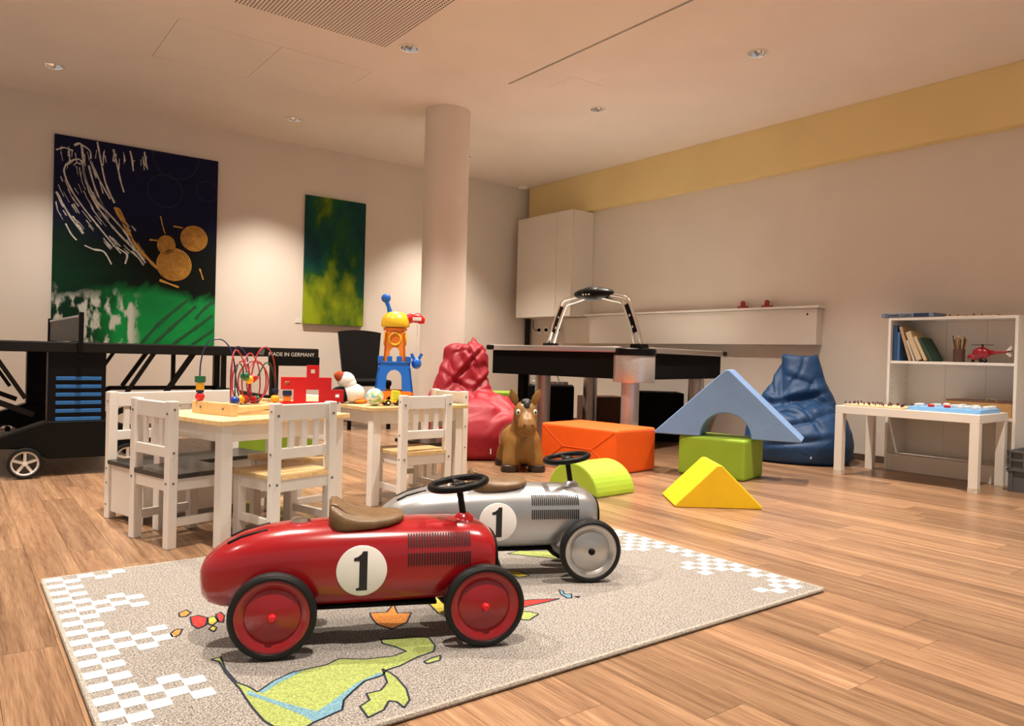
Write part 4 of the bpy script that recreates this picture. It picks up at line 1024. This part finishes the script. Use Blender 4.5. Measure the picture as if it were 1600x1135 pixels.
# local x along the long side (towards the right wall), y towards the back wall
LX, LY = 1.46, 1.36
MB().prism([(0, 0), (LX, 0), (LX, LY), (0, LY)], .575, .775).build('cabinet', 'blackmatte', ah, bevel=.004)
MB().prism([(.03, .03), (LX-.03, .03), (LX-.03, LY-.03), (.03, LY-.03)], .775, .783).build('playfield', 'paper', ah)
for a, b in (((.15, -.012), (LX, -.012)), ((LX+.012, 0), (LX+.012, LY)), ((0, LY+.012), (LX, LY+.012)), ((-.012, .15), (-.012, LY))):
    MB().bar((a[0], a[1], .790), (b[0], b[1], .786), .05, .044).build('top_rail', 'alu', ah, bevel=.008)
for x, y in ((LX, 0), (0, LY), (LX, LY)): MB().box((x, y, .788), (.085, .085, .042)).build('corner_cap', 'black', ah, bevel=.012)
for x, y in ((LX-.01, .02), (.02, LY-.01)): MB().box((x, y, .672), (.035, .035, .196)).build('corner_strip', 'alu', ah, bevel=.006)
MB().lathe([(.150, .553), (.152, .558), (.152, .748), (.150, .752)], 48, TM((.10, .10, 0))).build('corner_drum', 'silverpl', ah, smooth=True)
MB().lathe([(.157, .750), (.159, .756), (.159, .796), (.15, .803), (.001, .804)], 48, TM((.10, .10, 0))).build('drum_cap', 'black', ah, smooth=True)
MB().lathe([(.024, .803), (.024, .815), (.015, .821), (.001, .822)], 20, TM((.03, .02, 0))).build('start_button', 'red_pl', ah, smooth=True)
for x, y in ((.09, .12), (.40, 1.13)): MB().lathe([(.066, 0), (.066, .58)], 32, TM((x, y, 0))).build('leg', 'silverpl', ah, smooth=True)
for x, y in ((1.30, .15), (1.30, 1.22)): MB().lathe([(.066, 0), (.066, .58)], 32, TM((x, y, 0))).build('leg', 'silverpl', ah, smooth=True)
MB().b2((.17, 1.16, 0), (.23, 1.22, .58)).build('support_post', 'blackmatte', ah)
# scoring arch across the corner drum and the opposite base
inv = (Matrix.Translation(ah.location) @ Matrix.Rotation(AH, 4, 'Z')).inverted()
A0 = inv @ Vector((3.955, 3.735, .804)); A1 = inv @ Vector((3.82, 4.60, .790))
A1 = inv @ Vector((3.90, 4.66, .783))
dv = (A1-A0); dv.z = 0; Ld = dv.length; dv.normalize(); nv = Vector((-dv.y, dv.x, 0))
for b_, e_ in ((A0, 'a'), (A1, 'b')): MB().box((b_.x, b_.y, .812), (.10, .09, .045), rz=math.atan2(dv.y, dv.x)).build('arch_base', 'black', ah, bevel=.008)
ZA = 1.185
def ap(s, z, n): return A0+dv*s+nv*n+Vector((0, 0, z-A0.z))
for o_, zo in ((0, 0), (.062, -.035)):
    pts = [ap(o_-.03, .82, 0), ap(o_+.02, .96, 0), ap(o_+.095, 1.12, 0), ap(o_+.125, 1.165+zo*.6, 0), ap(o_+.19, ZA+zo*.8, 0), ap(Ld/2, ZA+.03+zo*.6, 0), ap(Ld-o_-.19, ZA+zo*.8, 0), ap(Ld-o_-.125, 1.165+zo*.6, 0), ap(Ld-o_-.095, 1.12, 0), ap(Ld-o_-.02, .96, 0), ap(Ld-o_+.03, .82, 0)]
    MB().tube(bez(pts, 5), .012, 10).build('arch_tube', 'chrome', ah, smooth=True)
for s0, s1, sg in ((.040, .120, 1), (Ld-.040, Ld-.120, -1)):
    p_, q_ = ap(s0+sg*.005, .915, 0), ap(s1+sg*.003, 1.125, 0); pan = MB().bar(p_, q_, .056, .016, tuple(nv)).build('arch_panel', 'black', ah)
    for k in (.2, .6):
        c_ = p_.lerp(q_, k); MB().sphere(c_, .0125, 14, 8).build('panel_lamp', 'disc', pan, smooth='all')
cons = MB(); cpos = ap(Ld/2, ZA+.03, 0)
Tc = Matrix.Translation(cpos) @ Matrix.Rotation(math.atan2(dv.y, dv.x), 4, 'Z')
cons.sphere((0, 0, 0), 1, 28, 14, (.20, .075, .048), Tc); cons.sphere((0, 0, .0), 1, 24, 12, (.125, .085, .056), Tc)
co = cons.build('score_console', 'black', ah, smooth=True)
for k in range(3): MB().sphere(Tc @ Vector((.03-.03*k, .083, -.012)), .006, 8, 6).build('score_button', 'disc', co)
# things stored under it
tag(MB().box((0, 0, .225), (.44, .40, .45)).build('black_box', 'blackmatte', bevel=.01, loc=(4.62, 5.50, 0), rz=rad(-40)), 'large black box under the air hockey table, keyboard on top', 'box')
kb = thing('grey_keyboard', 'pale toy keyboard lying on a black box under the table', 'keyboard', (4.56, 5.44, .4505), rad(-40))
MB().box((0, 0, .02), (.34, .12, .04)).build('case', mat('pale_grey', (.45, .43, .40), .5), kb, bevel=.005)
for k in range(4): MB().box((-.02+k*.045, -.06, .026), (.026, .006, .03)).build('key', 'disc', kb)
tag(MB().box((0, 0, .215), (.46, .36, .43)).build('black_box', 'blackmatte', bevel=.01, loc=(5.12, 4.62, 0), rz=rad(-40)), 'wide black box against the right wall beyond the orange block', 'box')
tag(MB().box((0, 0, .17), (.40, .30, .34)).build('carton', 'darkcard', bevel=.003, loc=(5.22, 5.42, 0), rz=rad(-20)), 'dark brown carton between black boxes under the table', 'box')
st = thing('storage_tub', 'blue storage tub with green lid behind the red beanbag', 'box', (4.12, 5.72, 0), rad(-30))
MB().box((0, 0, .17), (.34, .30, .34)).build('tub', 'blue_slat', st, bevel=.01); MB().box((0, 0, .36), (.36, .32, .04)).build('lid', 'green', st, bevel=.01)

# ------------------------------------------------------------------ bookcase, coffee table
bk = thing('bookcase', 'low white open bookcase against the right wall', 'bookcase', (0, 0, 0))
BX0, BX1, BY0, BY1, BH = 5.262, 5.538, 1.80, 2.60, 1.063
for y in (BY0, BY1-.018): MB().b2((BX0, y, 0), (BX1, y+.018, BH)).build('side_panel', 'whitepl', bk, bevel=.001)
MB().b2((BX0, BY0+.018, BH-.018), (BX1, BY1-.018, BH)).build('top_panel', 'whitepl', bk, bevel=.001)
for z in (.092, .40, .745): MB().b2((BX0+.004, BY0+.0185, z), (BX1-.006, BY1-.0185, z+.018)).build('shelf', 'whitepl', bk, bevel=.001)
MB().b2((BX0+.006, BY0+.018, 0), (BX0+.022, BY1-.018, .092)).build('plinth', 'whitepl', bk)
for k in range(3):
    a = BY0+.018+k*.2547; MB().b2((BX1-.006, a+.0008, .092), (BX1, a+.2539, BH-.018)).build('back_panel', 'whitepl', bk)
mb = MB()
for x in (BX0+.04, BX1-.04):
    for z in [.45+.04*k for k in range(7)]: mb.lathe([(.003, 0), (.003, .0008)], 8, TM((x, BY1-.018, z), rx=PI/2))
h_ = mb.build('peg_holes', 'blackmatte', bk); h_['kind'] = 'stuff'
SZ = .7635
def book(label, y, w, h, d, tilt, m, x=None, page=True):
    x = x or BX0+.03
    t = thing('book', label, 'book', (x, y, SZ+.0004+w*math.sin(rad(abs(tilt)))), 0, 'books leaning on the bookcase shelf')
    R = TM(rx=rad(tilt))
    MB().b2((0, 0, 0), (d, w, h), R).build('cover', m, t, bevel=.001)
    if page: MB().b2((-.0008, w*.15, .004), (d*.98, w*.85, h+.0005), R).build('pages', 'page', t)
    return t
def bm_col(n, c): M[n] = mat(n, c, .6, var=.1, scale=40); return n
book('tall dark blue book upright at the bookcase side panel', 2.5515, .030, .245, .19, 0, bm_col('book_blue', (.02, .06, .16)), page=False)
book('slim mid blue book upright beside the dark blue book', 2.532, .018, .20, .18, 0, bm_col('book_blue2', (.05, .13, .30)), page=False)
def lean(label, yb, w, h, d, tilt, m, page=True):
    return book(label, yb, w, h, d, -tilt, m, page=page)
lean('tall beige picture book leaning on the blue books', 2.4500, .020, .245, .19, 17, bm_col('book_beige', (.46, .30, .17)), False)
lean('thin white booklet leaning between the beige books', 2.4275, .012, .150, .17, 20, bm_col('book_white', (.62, .58, .52)), False)
lean('thick tan book leaning in the middle of the row', 2.3810, .038, .21, .17, 23, bm_col('book_tan', (.52, .36, .17)))
lean('narrow ochre book leaning beside the thick tan book', 2.3465, .022, .18, .17, 25, bm_col('book_ochre', (.50, .33, .13)))
lean('dark green book leaning at the outer end of the row', 2.3115, .018, .175, .17, 29, bm_col('book_green', (.02, .06, .04)), False)
pc = thing('pencil_cup', 'dark brown cup holding pencils on the bookcase shelf', 'cup', (BX0+.10, 2.175, SZ))
MB().lathe([(.030, 0), (.034, .004), (.036, .085), (.033, .085), (.031, .006), (.001, .006)], 24, caps=False).build('cup', mat('brown_cup', (.10, .045, .03), .5), pc, smooth=True)
pcs = [('pencil_maroon', (.16, .03, .03)), ('pencil_yellow', (.62, .40, .04)), ('pencil_black', (.02, .02, .02)), ('pencil_plum', (.12, .04, .06)), ('pencil_brown', (.22, .10, .04)), ('pencil_ochre', (.40, .26, .06)), ('pencil_rust', (.25, .06, .03)), ('pencil_dark', (.06, .04, .04))]
for k, (n_, c_) in enumerate(pcs):
    a = k*PI/4+.2; M[n_] = mat(n_, c_, .4)
    b0 = Vector((BX0+.10+.014*math.cos(a), 2.175+.014*math.sin(a), SZ+.008)); b1 = Vector((BX0+.10+.036*math.cos(a), 2.175+.040*math.sin(a), SZ+.165+.012*(k % 3)))
    t = thing('coloured_pencil', '%s pencil standing in the brown cup' % ('maroon', 'yellow', 'black', 'plum', 'brown', 'ochre', 'rust red', 'very dark brown')[k], 'pencil', b0, 0, 'pencils in the cup')
    d_ = b1-b0; MB().tube([(0, 0, 0), d_*.92], .004, 6).build('shaft', n_, t); MB().tube([d_*.92, d_], [.004, .0008], 6).build('tip', 'board', t)
# toy helicopter
he = thing('toy_helicopter', 'dark red toy helicopter on the bookcase shelf', 'toy', (BX0+.10, 2.03, SZ), rad(90))
mb = MB(); mb.sphere((.01, 0, .062), .042, 20, 14, (1.25, .8, .95)); mb.sphere((.055, 0, .038), .026, 16, 10, (1.5, .9, .8)); mb.tube([(-.03, 0, .066), (-.09, 0, .068), (-.15, 0, .074)], [.018, .010, .006], 12); mb.build('fuselage', 'heli', he, smooth='all')
MB().bar((-.135, 0, .072), (-.165, 0, .105), .004, .02).build('tail_fin', 'disc', he); MB().bar((-.135, 0, .072), (-.16, 0, .045), .004, .02).build('tail_fin', 'disc', he)
MB().bar((-.12, -.02, .072), (-.17, .02, .078), .014, .003).build('tail_rotor', 'black', he)
mr_ = MB().tube([(.005, 0, .098), (.005, 0, .118)], .005, 8).build('rotor_mast', 'black', he)
MB().bar((-.055, -.02, .116), (.065, .02, .116), .014, .003).build('rotor_blade', 'black', mr_); MB().bar((.02, -.05, .117), (-.01, .05, .117), .014, .003).build('rotor_blade', 'black', mr_)
for s_ in (-1, 1):
    MB().lathe([(.013, -.004), (.013, .004)], 14, TM((.0, s_*.028, .0132), rx=PI/2)).build('wheel', 'rubber', he)
    MB().tube([(.0, s_*.026, .013), (.01, s_*.012, .035)], .003, 6).build('wheel_strut', 'chrome', he)
MB().lathe([(.009, -.003), (.009, .003)], 12, TM((.06, 0, .0092), rx=PI/2)).build('wheel', 'rubber', he)
# games on top
gm = thing('game_box', 'flat blue and grey lotto game box on top of the bookcase', 'game box', (BX0+.005, 2.49, BH+.0005), rad(0))
MB().b2((-.01, -.19, 0), (.19, .16, .030)).build('box', mat('game_blue', (.17, .22, .30), .5), gm, bevel=.003)
MB().b2((-.0106, -.16, .003), (-.0098, -.06, .027)).build('spine_panel', mat('game_navy', (.015, .025, .08), .5), gm)
text_mesh('spine_lettering', 'Tierbaby Lotto', .030, 'decal', TM((-.0112, .045, .015), rx=PI/2, rz=-PI/2), gm)
bb = thing('peg_board', 'thin wooden bead board lying on top of the bookcase', 'board game', (BX0+.03, 2.10, BH+.0005))
MB().b2((0, -.17, 0), (.15, .14, .006)).build('board', 'board', bb)
for k in range(8): MB().sphere((.02+.012*(k % 4)*3, .12-.036*k, .011), .006, 8, 6).build('bead', 'peg', bb)
# carton on the hidden shelf
ct_ = thing('carton', 'flat brown cardboard carton with string handle inside the bookcase', 'box', (BX0+.13, 2.02, .4185))
MB().b2((-.10, -.20, 0), (.10, .20, .098)).build('box', 'card', ct_, bevel=.002); MB().b2((-.101, -.198, .090), (.101, .198, .0995)).build('lid_edge', 'darkcard', ct_)
MB().tube(bez([(-.08, -.10, .098), (-.08, -.08, .112), (-.08, -.05, .112), (-.08, -.03, .098)], 5), .0025, 6).build('string_handle', 'card', ct_)
# coffee table
ang_t = rad(4)
cf = thing('coffee_table', 'white low coffee table with scuffed legs before the bookcase', 'table', (4.682, 2.645, 0), ang_t)
TL, TD = .845, .515
MB().b2((0, -TL, .405), (TD, 0, .456)).build('tabletop', 'whitepl', cf, bevel=.002)
for x in (0, TD-.05):
    for y in (-TL, -.05): MB().b2((x, y, 0), (x+.05, y+.05, .405)).build('leg', 'whitepl', cf, bevel=.0015)
M['scuff'] = mat('scuffed_edge', (.62, .54, .45), .8, var=.2, scale=60)
for y in (-TL, -.05): MB().b2((-.0008, y-.0008, .0005), (.0508, y+.0508, .03)).build('scuff_band', 'scuff', cf)
g1 = thing('peg_game', 'beech peg board with dark red pegs on the coffee table', 'board game', local(cf, .10, -.26, .4565), ang_t)
MB().b2((-.09, -.155, 0), (.17, .21, .012)).build('board', 'board', g1, bevel=.002)
for k in range(30):
    MB().lathe([(.004, .012), (.004, .022), (.0055, .024), (.004, .029)], 8, TM((-.07+.045*(k % 6)+random.uniform(-.008, .008), -.125+.08*(k//6)+random.uniform(-.02, .02), 0))).build('peg', 'peg', g1)
g2 = tag(MB().b2((-.16, -.20, 0), (.20, .20, .024)).build('game_board', 'lblue', bevel=.002), 'light blue game board carrying white pieces on the coffee table', 'board game')
g2.location = local(cf, .24, -.625, .4565); g2.rotation_euler[2] = ang_t
mesh_p = None
for k in range(22):
    i, j = k % 5, k//5
    p = local(g2, -.12+.07*i+random.uniform(-.008, .008), -.165+.082*j+random.uniform(-.012, .012), .0245)
    redp = k in (10, 15)
    me_ = MB().lathe([(.017, 0), (.018, .002), (.018, .014), (.016, .016), (.011, .0162), (.010, .013), (.001, .013)], 18)
    o = me_.build('game_piece', 'red_pl' if redp else 'piece', smooth=True, loc=p)
    tag(o, 'round red game piece on the light blue board' if redp else 'round white game piece on the light blue board', 'game piece', 'red game pieces' if redp else 'white game pieces')
# grey stacking crate
cr = thing('plastic_crate', 'dark grey ribbed plastic crate beside the coffee table', 'crate', (5.03, 1.755, 0), rad(2))
mb = MB(); LXc, LYc = .38, .58
mb.b2((.012, -LYc+.012, 0), (LXc-.012, -.012, .012))
for a in ((.01, -.022, LXc-.01, -.01), (.01, -LYc+.01, LXc-.01, -LYc+.022)): mb.b2((a[0], a[1], 0), (a[2], a[3], .24))
for x in (.01, LXc-.022): mb.b2((x, -LYc+.01, 0), (x+.012, -.01, .24))
mb.build('shell', 'greycrate', cr)
for z in (.125, .185, .235): 
    MB().b2((-.004, -LYc-.004, z), (LXc+.004, -LYc+.012, z+.01)).build('rim', 'greycrate', cr); MB().b2((-.004, -.012, z), (LXc+.004, .004, z+.01)).build('rim', 'greycrate', cr)
    MB().b2((-.004, -LYc, z), (.012, 0, z+.01)).build('rim', 'greycrate', cr); MB().b2((LXc-.012, -LYc, z), (LXc+.004, 0, z+.01)).build('rim', 'greycrate', cr)
for k in range(9): MB().b2((-.003, -.012-k*.0695-.008, .125), (.011, -.012-k*.0695, .245)).build('rib', 'greycrate', cr)
for k in range(6): MB().b2((.004+k*.072, -.011, .125), (.012+k*.072, .003, .245)).build('rib', 'greycrate', cr)
for k in (0, 4, 8): MB().b2((.002, -.03-k*.0695, .0), (.012, .0-k*.0695-.005, .125)).build('rib', 'greycrate', cr)
